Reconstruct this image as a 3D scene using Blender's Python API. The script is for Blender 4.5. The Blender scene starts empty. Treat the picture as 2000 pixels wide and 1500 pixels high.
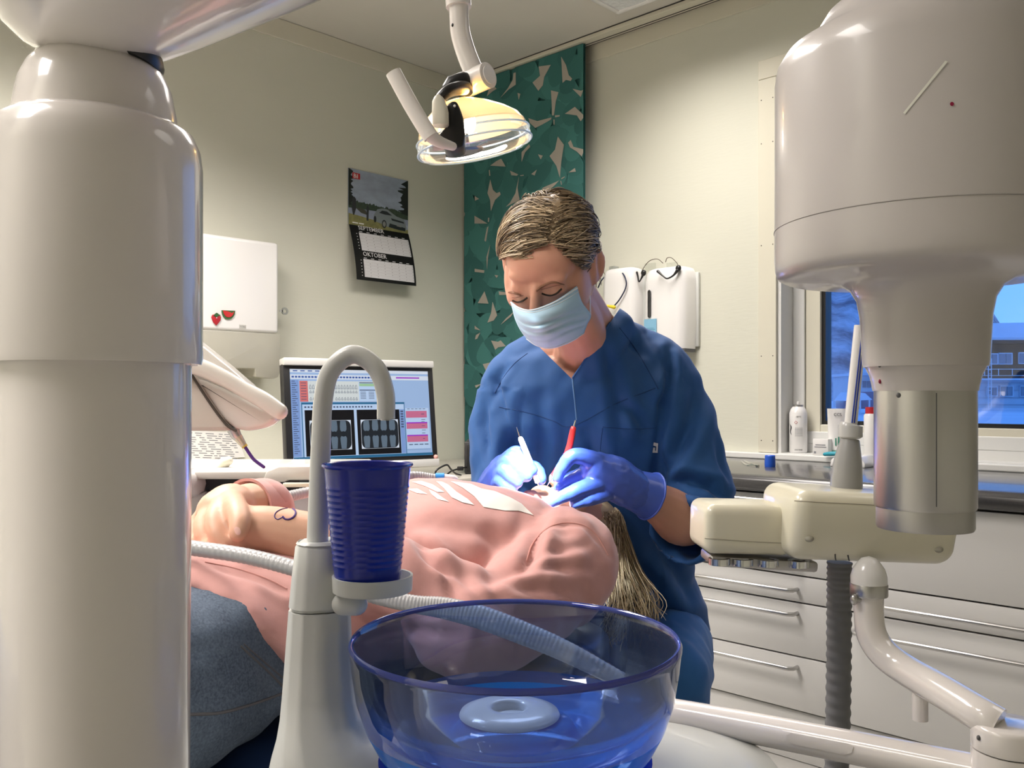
import bpy, bmesh, math, random
import numpy as np
from mathutils import Vector, Matrix, noise
from mathutils.bvhtree import BVHTree

random.seed(7)
SC = bpy.context.scene
COL = SC.collection
V = Vector
PI = math.pi

# ------------------------------------------------------------------ camera
FPX, HOR = 1750.0, 775.0               # focal length and horizon row for a 2000 x 1500 frame
PHI = math.atan2(.697, .717)           # the room is turned 44 degrees against the view
CP, SP = math.cos(PHI), math.sin(PHI)
CAM = V((2.986, -2.820, 0.98))
cam_d = bpy.data.cameras.new('camera')
cam_d.sensor_width = 36.0
cam_d.lens = 36.0 * FPX / 2000.0
cam_d.shift_y = (HOR - 750.0) / 2000.0
cam_d.clip_start = 0.02
cam_d.clip_end = 2000
cam = bpy.data.objects.new('camera', cam_d)
cam.location = CAM
cam.rotation_euler = (PI / 2, 0, PHI)
COL.objects.link(cam)
SC.camera = cam

# ------------------------------------------------------------------ view and world (blue winter dusk)
SC.view_settings.view_transform = 'Standard'
SC.view_settings.look = 'None'
SC.view_settings.gamma = 1.0
SC.view_settings.use_curve_mapping = False
SC.view_settings.exposure = 0.0
wd = bpy.data.worlds.new('dusk_sky')
SC.world = wd
wd.use_nodes = True
wn, wl = wd.node_tree.nodes, wd.node_tree.links
wn.clear()
w_out = wn.new('ShaderNodeOutputWorld')
w_bg = wn.new('ShaderNodeBackground')
w_tc = wn.new('ShaderNodeTexCoord')
w_sep = wn.new('ShaderNodeSeparateXYZ')
w_rmp = wn.new('ShaderNodeValToRGB')
w_rmp.color_ramp.elements[0].position = 0.0
w_rmp.color_ramp.elements[0].color = (.090, .25, .60, 1)
w_rmp.color_ramp.elements[1].position = 0.7
w_rmp.color_ramp.elements[1].color = (.05, .16, .48, 1)
wl.new(w_tc.outputs['Generated'], w_sep.inputs[0])
wl.new(w_sep.outputs['Z'], w_rmp.inputs[0])
wl.new(w_rmp.outputs[0], w_bg.inputs['Color'])
wl.new(w_bg.outputs[0], w_out.inputs['Surface'])
w_bg.inputs['Strength'].default_value = 2.6

# ------------------------------------------------------------------ ceiling light fixtures: lamps that shine downwards
FIXTURES = [(1.32, -0.85, 0.60, 1.20), (0.90, -2.35, 0.60, 1.20), (1.85, -3.60, 0.60, 1.20), (3.25, -0.95, 0.60, 1.20)]
CEIL = 2.405
for i, (fx, fy, sx, sy) in enumerate(FIXTURES):
    ld = bpy.data.lights.new('ceiling_lamp', 'AREA')
    ld.shape = 'RECTANGLE'
    ld.size, ld.size_y = sx - .06, sy - .06
    ld.energy = (24, 58, 34, 4)[i]
    ld.color = (1.0, .935, .885)
    ld.spread = math.radians(135)
    lo = bpy.data.objects.new('ceiling_lamp', ld)
    lo.location = (fx, fy, CEIL - .062)
    COL.objects.link(lo)


# ------------------------------------------------------------------ coordinates
def c2w(xc, yc, z):
    """camera-aligned floor coordinates (right, ahead, height) -> room coordinates"""
    return V((CAM.x + CP * xc - SP * yc, CAM.y + SP * xc + CP * yc, z))
def P(px, py, d):
    """a point seen at that place of the photograph, d metres ahead"""
    return c2w((px - 1000) / FPX * d, d, CAM.z - (py - HOR) / FPX * d)
def rdir(px, py):
    r, t = (px - 1000) / FPX, -(py - HOR) / FPX
    return V((CP * r - SP, SP * r + CP, t))
def atX(px, py, x):
    q = rdir(px, py); return CAM + q * ((x - CAM.x) / q.x)
def atY(px, py, y):
    q = rdir(px, py); return CAM + q * ((y - CAM.y) / q.y)
def atZ(px, py, z):
    q = rdir(px, py); return CAM + q * ((z - CAM.z) / q.z)
RIGHT = V((CP, SP, 0)); AHEAD = V((-SP, CP, 0)); UP = V((0, 0, 1))
RCAM = Matrix.Rotation(PHI, 3, 'Z')

# ------------------------------------------------------------------ materials
MATS = {}
def srgb(r, g, b):
    f = lambda c: (c / 255 / 12.92) if c / 255 <= .04045 else ((c / 255 + .055) / 1.055) ** 2.4
    return (f(r), f(g), f(b))
def mat(name, col, rough=.5, metal=0., coat=0., spec=.5, bump=None, var=0., vscale=8., emit=None, estr=0., sub=0., sheen=0., trans=0., ior=1.45, alpha=1., stretch=(1, 1, 1)):
    if name in MATS: return MATS[name]
    m = bpy.data.materials.new(name); m.use_nodes = True
    n, l = m.node_tree.nodes, m.node_tree.links
    b = n['Principled BSDF']
    c = (*col, 1)
    b.inputs['Base Color'].default_value = c
    b.inputs['Roughness'].default_value = rough
    b.inputs['Metallic'].default_value = metal
    b.inputs['Coat Weight'].default_value = coat
    b.inputs['Coat Roughness'].default_value = .06
    b.inputs['Specular IOR Level'].default_value = spec
    b.inputs['IOR'].default_value = ior
    b.inputs['Transmission Weight'].default_value = trans
    b.inputs['Alpha'].default_value = alpha
    if sheen:
        b.inputs['Sheen Weight'].default_value = sheen
        b.inputs['Sheen Roughness'].default_value = .4
    if sub:
        b.inputs['Subsurface Weight'].default_value = sub
        b.inputs['Subsurface Radius'].default_value = (1, .35, .2)
        b.inputs['Subsurface Scale'].default_value = .008
    if emit:
        b.inputs['Emission Color'].default_value = (*emit, 1)
        b.inputs['Emission Strength'].default_value = estr
    tc = n.new('ShaderNodeTexCoord')
    mp = n.new('ShaderNodeMapping'); mp.inputs['Scale'].default_value = stretch
    l.new(tc.outputs['Object'], mp.inputs[0])
    nz = n.new('ShaderNodeTexNoise'); nz.inputs['Scale'].default_value = vscale
    nz.inputs['Detail'].default_value = 4
    l.new(mp.outputs[0], nz.inputs['Vector'])
    mx = n.new('ShaderNodeMix'); mx.data_type = 'RGBA'
    v = max(var, .015)
    mx.inputs['A'].default_value = (*[max(0, k * (1 - v)) for k in col], 1)
    mx.inputs['B'].default_value = (*[min(1, k * (1 + v)) for k in col], 1)
    l.new(nz.outputs['Fac'], mx.inputs['Factor'])
    l.new(mx.outputs['Result'], b.inputs['Base Color'])
    if bump:
        nb = n.new('ShaderNodeTexNoise'); nb.inputs['Scale'].default_value = bump[0]
        nb.inputs['Detail'].default_value = 3
        l.new(mp.outputs[0], nb.inputs['Vector'])
        bp = n.new('ShaderNodeBump'); bp.inputs['Strength'].default_value = bump[1]
        bp.inputs['Distance'].default_value = bump[2] if len(bump) > 2 else .002
        l.new(nb.outputs['Fac'], bp.inputs['Height'])
        l.new(bp.outputs[0], b.inputs['Normal'])
    MATS[name] = m
    return m
def clear_mat(name, tint, gloss=.12, rough=.02, dark=0., ior=1.46, body=None):
    """thin clear plastic or glass: tinted see-through plus a Fresnel gloss"""
    if name in MATS: return MATS[name]
    m = bpy.data.materials.new(name); m.use_nodes = True
    n, l = m.node_tree.nodes, m.node_tree.links
    n.clear()
    o = n.new('ShaderNodeOutputMaterial')
    t = n.new('ShaderNodeBsdfTransparent'); t.inputs[0].default_value = (*tint, 1)
    g = n.new('ShaderNodeBsdfGlossy'); g.inputs['Roughness'].default_value = rough
    g.inputs['Color'].default_value = (1, 1, 1, 1)
    fr = n.new('ShaderNodeFresnel'); fr.inputs[0].default_value = ior
    ml = n.new('ShaderNodeMath'); ml.operation = 'MULTIPLY_ADD'
    ml.inputs[1].default_value = .85; ml.inputs[2].default_value = gloss * .1
    l.new(fr.outputs[0], ml.inputs[0])
    mix = n.new('ShaderNodeMixShader')
    l.new(ml.outputs[0], mix.inputs[0]); l.new(t.outputs[0], mix.inputs[1]); l.new(g.outputs[0], mix.inputs[2])
    last = mix
    if dark:
        d = n.new('ShaderNodeBsdfDiffuse'); d.inputs[0].default_value = (*(body or tint), 1)
        m2 = n.new('ShaderNodeMixShader'); m2.inputs[0].default_value = dark
        l.new(mix.outputs[0], m2.inputs[1]); l.new(d.outputs[0], m2.inputs[2]); last = m2
    l.new(last.outputs[0], o.inputs[0])
    MATS[name] = m
    return m

# ------------------------------------------------------------------ objects
ORG = {}
def props(o, label=None, cat=None, group=None, kind=None):
    if label: o['label'] = label
    if cat: o['category'] = cat
    if group: o['group'] = group
    if kind: o['kind'] = kind
    return o
def thing(name, label, cat, base, group=None):
    o = bpy.data.objects.new(name, None); o.empty_display_size = .05
    COL.objects.link(o); o.location = base; ORG[o] = V(base)
    return props(o, label, cat, group)
def link_mesh(name, me, m, parent=None, smooth=35):
    o = bpy.data.objects.new(name, me); COL.objects.link(o)
    n = len(me.vertices)
    co = np.empty(n * 3, np.float32); me.vertices.foreach_get('co', co); co = co.reshape(-1, 3)
    lo, hi = co.min(0), co.max(0)
    org = V(((lo[0] + hi[0]) / 2, (lo[1] + hi[1]) / 2, lo[2] if parent is None else (lo[2] + hi[2]) / 2))
    co -= np.array(org, np.float32); me.vertices.foreach_set('co', co.ravel()); me.update()
    ORG[o] = org
    if parent is not None:
        o.parent = parent; o.location = org - ORG[parent]
    else:
        o.location = org
    for mm in (m if isinstance(m, (list, tuple)) else [m]): me.materials.append(mm)
    if smooth:
        me.polygons.foreach_set('use_smooth', [True] * len(me.polygons))
        if smooth < 180: me.set_sharp_from_angle(angle=math.radians(smooth))
    return o
def obj(name, bm, m, parent=None, smooth=35):
    me = bpy.data.meshes.new(name)
    bm.normal_update(); bm.to_mesh(me); bm.free()
    return link_mesh(name, me, m, parent, smooth)
def top(name, bm, m, label, cat, group=None, smooth=35):
    return props(obj(name, bm, m, None, smooth), label, cat, group)
def struct(name, bm, m, smooth=0, label=None):
    return props(obj(name, bm, m, None, smooth), label, None, None, 'structure')
def parts(name, bms, m, parent, smooth=35):
    return [obj(name, q, m, parent, smooth) for q in bms]
def creases(px, py, lines):
    """depth of cloth folds near polylines given as (points, width, depth)"""
    a = 0.
    for pts, w, h in lines:
        if px < min(p[0] for p in pts) - 3 * w or px > max(p[0] for p in pts) + 3 * w: continue
        best = 1e9; tt = 0; n = len(pts) - 1
        for i, ((x0, y0), (x1, y1)) in enumerate(zip(pts, pts[1:])):
            t = max(0, min(1, ((px - x0) * (x1 - x0) + (py - y0) * (y1 - y0)) / ((x1 - x0) ** 2 + (y1 - y0) ** 2)))
            dd = math.hypot(px - x0 - t * (x1 - x0), py - y0 - t * (y1 - y0))
            if dd < best: best, tt = dd, (i + t) / n
        k = .35 + .65 * math.sin(PI * min(1, max(0, tt)))
        a -= h * k * math.exp(-(best / w) ** 2)
        a += h * .45 * k * math.exp(-((best - 2.1 * w) / (1.1 * w)) ** 2)
    return a
def NB(): return bmesh.new()
def merge(bm, b2):
    me = bpy.data.meshes.new('tmp'); b2.to_mesh(me); b2.free(); bm.from_mesh(me); bpy.data.meshes.remove(me)
def box(bm, c, s, rot=None, bev=0., seg=2):
    b = bmesh.new(); bmesh.ops.create_cube(b, size=1)
    for v in b.verts: v.co = V((v.co.x * s[0], v.co.y * s[1], v.co.z * s[2]))
    if bev: bmesh.ops.bevel(b, geom=list(b.edges), offset=bev, segments=seg, profile=.5, affect='EDGES')
    for v in b.verts: v.co = (rot @ v.co if rot else v.co) + V(c)
    merge(bm, b); return bm
def box2(bm, lo, hi, bev=0., seg=2):
    return box(bm, [(a + b) / 2 for a, b in zip(lo, hi)], [abs(b - a) for a, b in zip(lo, hi)], None, bev, seg)
def ring_faces(bm, rings, cap=True, closed=True):
    vr = [[bm.verts.new(p) for p in r] for r in rings]
    n = len(vr[0])
    for a, b in zip(vr, vr[1:]):
        for i in range(n if closed else n - 1):
            j = (i + 1) % n
            bm.faces.new((a[i], a[j], b[j], b[i]))
    if cap:
        bm.faces.new(list(reversed(vr[0]))); bm.faces.new(vr[-1])
    return vr
def spline(pts, n=6):
    """Catmull-Rom through tuples of any length"""
    A = [np.array(p, float) for p in pts]
    if len(A) < 3: return [A[0] + (A[-1] - A[0]) * t for t in np.linspace(0, 1, n + 1)]
    A = [2 * A[0] - A[1]] + A + [2 * A[-1] - A[-2]]
    out = []
    for i in range(1, len(A) - 2):
        p0, p1, p2, p3 = A[i - 1:i + 3]
        for t in np.linspace(0, 1, n, endpoint=False):
            out.append(.5 * ((2 * p1) + (-p0 + p2) * t + (2 * p0 - 5 * p1 + 4 * p2 - p3) * t * t + (-p0 + 3 * p1 - 3 * p2 + p3) * t ** 3))
    out.append(A[-2]); return out
def frames(pts):
    T = []
    for i in range(len(pts)):
        a, b = pts[max(0, i - 1)], pts[min(len(pts) - 1, i + 1)]
        T.append((b - a).normalized())
    u = T[0].orthogonal().normalized(); out = []
    for t in T:
        u = (u - t * u.dot(t))
        u = u.normalized() if u.length > 1e-6 else t.orthogonal().normalized()
        out.append((t, u, t.cross(u)))
    return out
def tube(bm, pts, r, seg=12, cap=True, n=0, rnd=False, flat=1.):
    """round tube along points; r a number or one per point; n smooths; rnd rounds the ends"""
    rr = list(r) if isinstance(r, (list, tuple)) else [r] * len(pts)
    if n:
        s = spline([(*p, q) for p, q in zip(pts, rr)], n)
        pts, rr = [V([float(k) for k in q[:3]]) for q in s], [float(q[3]) for q in s]
    pts = [V([float(k) for k in p]) for p in pts]
    if rnd:
        t0, t1 = (pts[0] - pts[1]).normalized(), (pts[-1] - pts[-2]).normalized()
        a0, a1 = [], []
        for k in range(1, 5):
            a = k / 4 * PI / 2 * .96
            a0.insert(0, (pts[0] + t0 * rr[0] * math.sin(a), rr[0] * math.cos(a)))
            a1.append((pts[-1] + t1 * rr[-1] * math.sin(a), rr[-1] * math.cos(a)))
        pts = [a for a, _ in a0] + pts + [a for a, _ in a1]
        rr = [b for _, b in a0] + rr + [b for _, b in a1]
    F = frames(pts)
    rings = [[p + (u * math.cos(2 * PI * i / seg) + w * math.sin(2 * PI * i / seg) * flat) * q for i in range(seg)] for p, q, (t, u, w) in zip(pts, rr, F)]
    ring_faces(bm, rings, cap); return bm
def lathe(bm, prof, c=(0, 0, 0), rot=None, seg=48, sx=1., sy=1.):
    """profile of (radius, height) around an axis through c; closes on the axis where radius is 0"""
    c = V(c); rows = []
    for r, z in prof:
        if r < 1e-6: rows.append([bm.verts.new((rot @ V((0, 0, z)) if rot else V((0, 0, z))) + c)])
        else:
            row = []
            for i in range(seg):
                a = 2 * PI * i / seg; q = V((r * math.cos(a) * sx, r * math.sin(a) * sy, z))
                row.append(bm.verts.new((rot @ q if rot else q) + c))
            rows.append(row)
    for a, b in zip(rows, rows[1:]):
        if len(a) == 1 and len(b) == 1: continue
        for i in range(seg):
            j = (i + 1) % seg
            if len(a) == 1: bm.faces.new((a[0], b[j], b[i]))
            elif len(b) == 1: bm.faces.new((a[i], a[j], b[0]))
            else: bm.faces.new((a[i], a[j], b[j], b[i]))
    bmesh.ops.recalc_face_normals(bm, faces=bm.faces)
    return bm
def ell(bm, c, r, rot=None, u=20, v=12):
    b = bmesh.new(); bmesh.ops.create_uvsphere(b, u_segments=u, v_segments=v, radius=1)
    for w in b.verts:
        q = V((w.co.x * r[0], w.co.y * r[1], w.co.z * r[2])); w.co = (rot @ q if rot else q) + V(c)
    merge(bm, b); return bm
def prism(bm, pts, ext, bev=0., seg=2):
    """flat outline of 3-D points pushed along ext"""
    b = bmesh.new(); ext = V(ext)
    a = [b.verts.new(p) for p in pts]; e = [b.verts.new(V(p) + ext) for p in pts]; n = len(a)
    b.faces.new(list(reversed(a))); b.faces.new(e)
    for i in range(n): b.faces.new((a[i], a[(i + 1) % n], e[(i + 1) % n], e[i]))
    bmesh.ops.recalc_face_normals(b, faces=b.faces)
    if bev: bmesh.ops.bevel(b, geom=list(b.edges), offset=bev, segments=seg, profile=.5, affect='EDGES')
    merge(bm, b); return bm
def mesh_from(o):
    dg = bpy.context.evaluated_depsgraph_get()
    dg.update()
    return bpy.data.meshes.new_from_object(o.evaluated_get(dg))
def text_mesh(s, size, origin, right, up, depth=.0006, bold=0., align='LEFT'):
    """lettering as a flat raised mesh in the plane spanned by right and up"""
    cu = bpy.data.curves.new('text', 'FONT'); cu.body = s; cu.size = size; cu.extrude = depth / 2
    cu.offset = bold; cu.align_x = align; cu.resolution_u = 2
    o = bpy.data.objects.new('text', cu); COL.objects.link(o)
    me = mesh_from(o); bpy.data.objects.remove(o); bpy.data.curves.remove(cu)
    right, up = V(right).normalized(), V(up).normalized(); nn = right.cross(up)
    for v in me.vertices: v.co = V(origin) + right * v.co.x + up * v.co.y + nn * v.co.z
    return me
def text(name, s, size, origin, right, up, m, parent, **k):
    return link_mesh(name, text_mesh(s, size, origin, right, up, **k), m, parent, 0)
def blob(bm, voxel, smooth=6, fac=.5):
    """closed overlapping pieces -> one continuous skin"""
    me = bpy.data.meshes.new('blob'); bm.normal_update(); bm.to_mesh(me); bm.free()
    o = bpy.data.objects.new('blob', me); COL.objects.link(o)
    r = o.modifiers.new('r', 'REMESH'); r.mode = 'VOXEL'; r.voxel_size = voxel; r.adaptivity = 0
    if smooth:
        s = o.modifiers.new('s', 'SMOOTH'); s.factor = fac; s.iterations = smooth
    m2 = mesh_from(o)
    bpy.data.objects.remove(o); bpy.data.meshes.remove(me)
    m2.materials.clear()
    return m2
def displace(me, fn):
    """push every vertex along its normal by fn(position, normal)"""
    n = len(me.vertices)
    co = np.empty(n * 3, np.float32); me.vertices.foreach_get('co', co); co = co.reshape(-1, 3)
    no = np.empty(n * 3, np.float32); me.vertex_normals.foreach_get('vector', no); no = no.reshape(-1, 3)
    d = np.array([fn(V(a), V(b)) for a, b in zip(co, no)], np.float32)
    me.vertices.foreach_set('co', (co + no * d[:, None]).ravel()); me.update(); return me
def limb(bm, pts, seg=16, n=5):
    """rounded tapered limb: points (Vector, radius)"""
    tube(bm, [p for p, _ in pts], [r for _, r in pts], seg, True, n, True); return bm
def oval(c, ax, ay, a, b, seg=24, power=2.):
    """ellipse ring around c in the plane of ax, ay"""
    out = []
    for i in range(seg):
        t = 2 * PI * i / seg; k, s = math.cos(t), math.sin(t)
        k = math.copysign(abs(k) ** (2 / power), k); s = math.copysign(abs(s) ** (2 / power), s)
        out.append(V(c) + ax * (a * k) + ay * (b * s))
    return out
def bvh_of(me_or_obj):
    me = me_or_obj.data if hasattr(me_or_obj, 'data') else me_or_obj
    off = ORG.get(me_or_obj, V((0, 0, 0)))
    return BVHTree.FromPolygons([v.co + off for v in me.vertices], [p.vertices for p in me.polygons])
def on_surf(bvh, px, py, lift=.001):
    """where the line of sight through that pixel meets a surface"""
    h = bvh.ray_cast(CAM, rdir(px, py).normalized())
    if h[0] is None: return None
    n = h[1] if h[1].dot(rdir(px, py)) < 0 else -h[1]
    return h[0] + n * lift
def seam(bm, bvh, pix, r, lift=.0005, n=6, seg=6):
    """raised stitching or hem that follows a surface"""
    pts = [on_surf(bvh, q[0], q[1], lift) for q in spline(pix, n)]
    pts = [p for p in pts if p is not None]
    if len(pts) > 2: tube(bm, pts, r, seg)
    return bm
def patch(bm, bvh, poly, lift=.0012, step=6):
    """thin printed patch: outline of pixels laid on a surface"""
    b = bmesh.new()
    f = b.faces.new([b.verts.new((x, y, 0)) for x, y in poly])
    xs = [p[0] for p in poly]; ys = [p[1] for p in poly]
    for k in np.arange(min(xs) + step, max(xs), step):
        bmesh.ops.bisect_plane(b, geom=b.verts[:] + b.edges[:] + b.faces[:], plane_co=(k, 0, 0), plane_no=(1, 0, 0))
    for k in np.arange(min(ys) + step, max(ys), step):
        bmesh.ops.bisect_plane(b, geom=b.verts[:] + b.edges[:] + b.faces[:], plane_co=(0, k, 0), plane_no=(0, 1, 0))
    bad = []
    for v in b.verts:
        p = on_surf(bvh, v.co.x, v.co.y, lift)
        if p is None: bad.append(v)
        else: v.co = p
    bmesh.ops.delete(b, geom=bad, context='VERTS')
    bmesh.ops.recalc_face_normals(b, faces=b.faces)
    merge(bm, b); return bm

# common materials
white = mat('white_plastic', (.80, .785, .77), .28, coat=.5)
warmwhite = mat('warm_white_enamel', (.80, .755, .725), .22, coat=.8)
greywhite = mat('grey_white_plastic', (.60, .61, .58), .35, coat=.2)
cream = mat('cream_plastic', (.74, .70, .55), .3, coat=.35)
black = mat('black_plastic', (.012, .012, .013), .35)
steel = mat('brushed_steel', (.55, .54, .53), .32, 1.0, bump=(90, .05), stretch=(1, 1, .02))
chrome = mat('polished_steel', (.75, .75, .76), .15, 1.0)
darkgrey = mat('dark_grey_rubber', (.10, .10, .105), .55)
paper = mat('paper', (.75, .74, .71), .8)
ink = mat('printing_ink', (.03, .03, .035), .7)

# ================================================================== the room
wallm = mat('painted_ripple_wallpaper', (.64, .635, .54), .75, bump=(70, .10, .003), var=.02, vscale=3, stretch=(.35, .35, 2.2))
ceilm = mat('painted_ceiling_board', (.62, .59, .53), .8, bump=(30, .05), var=.02)
trimm = mat('cream_painted_trim', (.66, .63, .52), .5)
floorm = mat('grey_vinyl_floor', (.36, .35, .33), .45, bump=(60, .03), var=.1, vscale=30)
XR, YF = 4.45, -4.25
TH = .22
b = NB(); box2(b, (-TH, YF - TH, -.12), (XR + TH, TH, 0)); struct('floor', b, floorm)
b = NB(); box2(b, (-TH, YF - TH, CEIL), (XR + TH, TH, CEIL + .12)); struct('ceiling', b, ceilm)
b = NB(); box2(b, (-TH, YF, 0), (0, TH, CEIL)); struct('wall_left', b, wallm)
b = NB(); box2(b, (-TH, YF - TH, 0), (XR + TH, YF, CEIL)); struct('wall_front', b, wallm)
b = NB(); box2(b, (XR, YF, 0), (XR + TH, TH, CEIL)); struct('wall_right', b, wallm)
WX0, WX1 = atY(1519, 150, 0).x, 2.95
WZ0, WZ1 = .785, atY(1519, 150, 0).z
b = NB()
box2(b, (0, 0, 0), (WX0, TH, CEIL)); box2(b, (WX1, 0, 0), (XR, TH, CEIL))
box2(b, (WX0, 0, 0), (WX1, TH, WZ0)); box2(b, (WX0, 0, WZ1), (WX1, TH, CEIL))
struct('wall_back', b, wallm)
# cornice boards under the ceiling and the curtain track
b = NB(); box2(b, (0, YF, CEIL - .075), (.008, -.001, CEIL - .001), .002); struct('trim_1', b, trimm)
b = NB(); box2(b, (.009, -.008, CEIL - .075), (XR, 0, CEIL - .001), .002); struct('trim_2', b, trimm)
tr = NB(); box2(tr, (.02, -.085, CEIL - .018), (3.2, -.022, CEIL - .001), .002)
tro = struct('trim_3', tr, trimm)
b = NB(); box2(b, (.02, -.048, CEIL - .0195), (3.2, -.044, CEIL - .0165)); box2(b, (.02, -.0875, CEIL - .004), (3.2, -.0852, CEIL - .0005)); box2(b, (.02, -.032, CEIL - .0195), (3.2, -.029, CEIL - .0165))
obj('track_groove', b, mat('track_groove_dark', (.05, .045, .04), .8), tro, 0)
# window casing boards
XO = atY(1484, 124, 0).x
cw = WX0 - XO
b = NB(); box2(b, (XO, -.012, .789), (WX0, 0, WZ1 + .0), .002)
tw = struct('trim_4', b, trimm)
b = NB(); box2(b, (XO, -.012, WZ1 + .001), (WX1 + cw, 0, WZ1 + cw), .002); struct('trim_5', b, trimm)
b = NB(); box2(b, (WX1, -.012, .789), (WX1 + cw, 0, WZ1), .002); struct('trim_6', b, trimm)
b = NB()
for z in (.83, 1.12, 1.5, 1.85, 2.0):
    for x in (XO + .012, WX0 - .012):
        ell(b, (x, -.0122, z), (.002, .001, .002), u=8, v=6)
obj('nail', b, mat('nail_head', (.08, .07, .06), .6), tw)
# window: reveal lining, frame, casement, gasket, pane and sill
wh = mat('white_window_paint', (.72, .72, .70), .35, coat=.2)
win = thing('window_1', 'white framed window with a dark gasket looking out on a snowy dusk', 'window', (2.2, .06, WZ0))
win['kind'] = 'structure'
del win['category']
b = NB()
box2(b, (WX0, .0, WZ0), (WX0 + .012, .20, WZ1)); box2(b, (WX1 - .012, 0, WZ0), (WX1, .20, WZ1)); box2(b, (WX0 + .012, 0, WZ1 - .012), (WX1 - .012, .20, WZ1))
obj('reveal_lining', b, wh, win, 0)
def frame_rect(b, x0, x1, z0, z1, y0, y1, w, bev=.003):
    box2(b, (x0, y0, z0), (x0 + w, y1, z1), bev); box2(b, (x1 - w, y0, z0), (x1, y1, z1), bev)
    box2(b, (x0 + w, y0, z0), (x1 - w, y1, z0 + w), bev); box2(b, (x0 + w, y0, z1 - w), (x1 - w, y1, z1), bev)
b = NB(); frame_rect(b, WX0 + .012, WX1 - .012, WZ0 + .035, WZ1 - .012, .085, .15, .042); box2(b, (WX0 + .012, .085, WZ0), (WX1 - .012, .15, WZ0 + .035)); obj('frame', b, wh, win, 0)
b = NB(); frame_rect(b, WX0 + .056, WX1 - .056, WZ0 + .049, WZ1 - .055, .092, .16, .052); obj('casement', b, trimm, win, 0)
b = NB(); frame_rect(b, WX0 + .107, WX1 - .107, WZ0 + .100, WZ1 - .106, .105, .15, .014, 0); obj('gasket', b, black, win, 0)
b = NB(); box2(b, (WX0 + .115, .125, WZ0 + .105), (WX1 - .115, .131, WZ1 - .11)); obj('pane', b, clear_mat('window_glass', (.95, .97, 1.0)), win, 0)
b = NB(); box2(b, (XO - .6, -.028, .767), (WX1 + .1, -.001, .788), .004); box2(b, (WX0 + .001, -.002, .770), (WX1 - .001, .086, .790)); obj('sill', b, wh, win, 0)

# ceiling light fixtures
prism_m = mat('prismatic_diffuser', (.55, .56, .55), .2, coat=.3, bump=(60, .9, .01), emit=(1, .93, .82), estr=.06)
for i, (fx, fy, sx, sy) in enumerate(FIXTURES):
    lab = ['recessed fluorescent ceiling light with prismatic cover beside the window wall track', 'ceiling light with prismatic cover above the delivery unit and desk',
           'ceiling light with prismatic cover over the foot end of the chair', 'ceiling light with prismatic cover in front of the window'][i]
    L = thing('ceiling_light', lab, 'ceiling light', (fx, fy, CEIL - .055), 'ceiling lights')
    b = NB(); z0, z1 = CEIL - .055, CEIL - .001
    x0, x1, y0, y1 = fx - sx / 2, fx + sx / 2, fy - sy / 2, fy + sy / 2
    for lo, hi in (((x0, y0, z0), (x1, y0 + .02, z1)), ((x0, y1 - .02, z0), (x1, y1, z1)), ((x0, y0 + .02, z0), (x0 + .02, y1 - .02, z1)), ((x1 - .02, y0 + .02, z0), (x1, y1 - .02, z1))):
        box2(b, lo, hi, .002)
    obj('frame', b, white, L)
    b = NB(); box2(b, (x0 + .02, y0 + .02, z0 + .004), (x1 - .02, y1 - .02, z0 + .01)); obj('diffuser', b, prism_m, L, 0)

# ------------------------------------------------------------------ patterned panel curtain in the corner
def teal_mat():
    m = bpy.data.materials.new('teal_leaf_print'); m.use_nodes = True
    n, l = m.node_tree.nodes, m.node_tree.links; bs = n['Principled BSDF']; bs.inputs['Roughness'].default_value = .8
    tc = n.new('ShaderNodeTexCoord')
    mp = n.new('ShaderNodeMapping'); mp.inputs['Scale'].default_value = (1, 0, 1); l.new(tc.outputs['Object'], mp.inputs[0])
    vo = n.new('ShaderNodeTexVoronoi'); vo.inputs['Scale'].default_value = 11; l.new(mp.outputs[0], vo.inputs['Vector'])
    v2 = n.new('ShaderNodeTexVoronoi'); v2.inputs['Scale'].default_value = 7; l.new(mp.outputs[0], v2.inputs['Vector'])
    sp = n.new('ShaderNodeSeparateColor'); l.new(vo.outputs['Color'], sp.inputs[0])
    s2 = n.new('ShaderNodeSeparateColor'); l.new(v2.outputs['Color'], s2.inputs[0])
    wv = n.new('ShaderNodeTexWave'); wv.inputs['Scale'].default_value = 26; wv.inputs['Distortion'].default_value = 6; wv.inputs['Detail Scale'].default_value = .4
    l.new(mp.outputs[0], wv.inputs['Vector'])
    a = n.new('ShaderNodeMath'); a.operation = 'ADD'; l.new(sp.outputs[0], a.inputs[0]); l.new(s2.outputs[1], a.inputs[1])
    a2 = n.new('ShaderNodeMath'); a2.operation = 'MULTIPLY_ADD'; a2.inputs[1].default_value = .10; l.new(wv.outputs['Fac'], a2.inputs[0])
    h = n.new('ShaderNodeMath'); h.operation = 'MULTIPLY'; h.inputs[1].default_value = .42; l.new(a.outputs[0], h.inputs[0])
    l.new(h.outputs[0], a2.inputs[2])
    r = n.new('ShaderNodeValToRGB'); e = r.color_ramp.elements
    e[0].position = .1; e[0].color = (.030, .125, .118, 1); e[1].position = .95; e[1].color = (.095, .345, .325, 1)
    l.new(a2.outputs[0], r.inputs[0]); l.new(r.outputs[0], bs.inputs['Base Color'])
    return m
PX1 = atY(1142, 89, -.066).x
ban = thing('panel_curtain', 'teal panel curtain with beige butterfly leaf print hanging in the corner', 'curtain', (PX1 / 2, -.066, .25))
b = NB()
N = 12
ring_faces(b, [[V((.012 + (PX1 - .012) * i / N, -.066 + .004 * math.sin(i * 1.7), z)) for i in range(N + 1)] for z in (.25, 1.3, CEIL - .02)], cap=False, closed=False)
r = bmesh.ops.solidify(b, geom=b.faces[:], thickness=.002)
obj('fabric', b, teal_mat(), ban)
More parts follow.
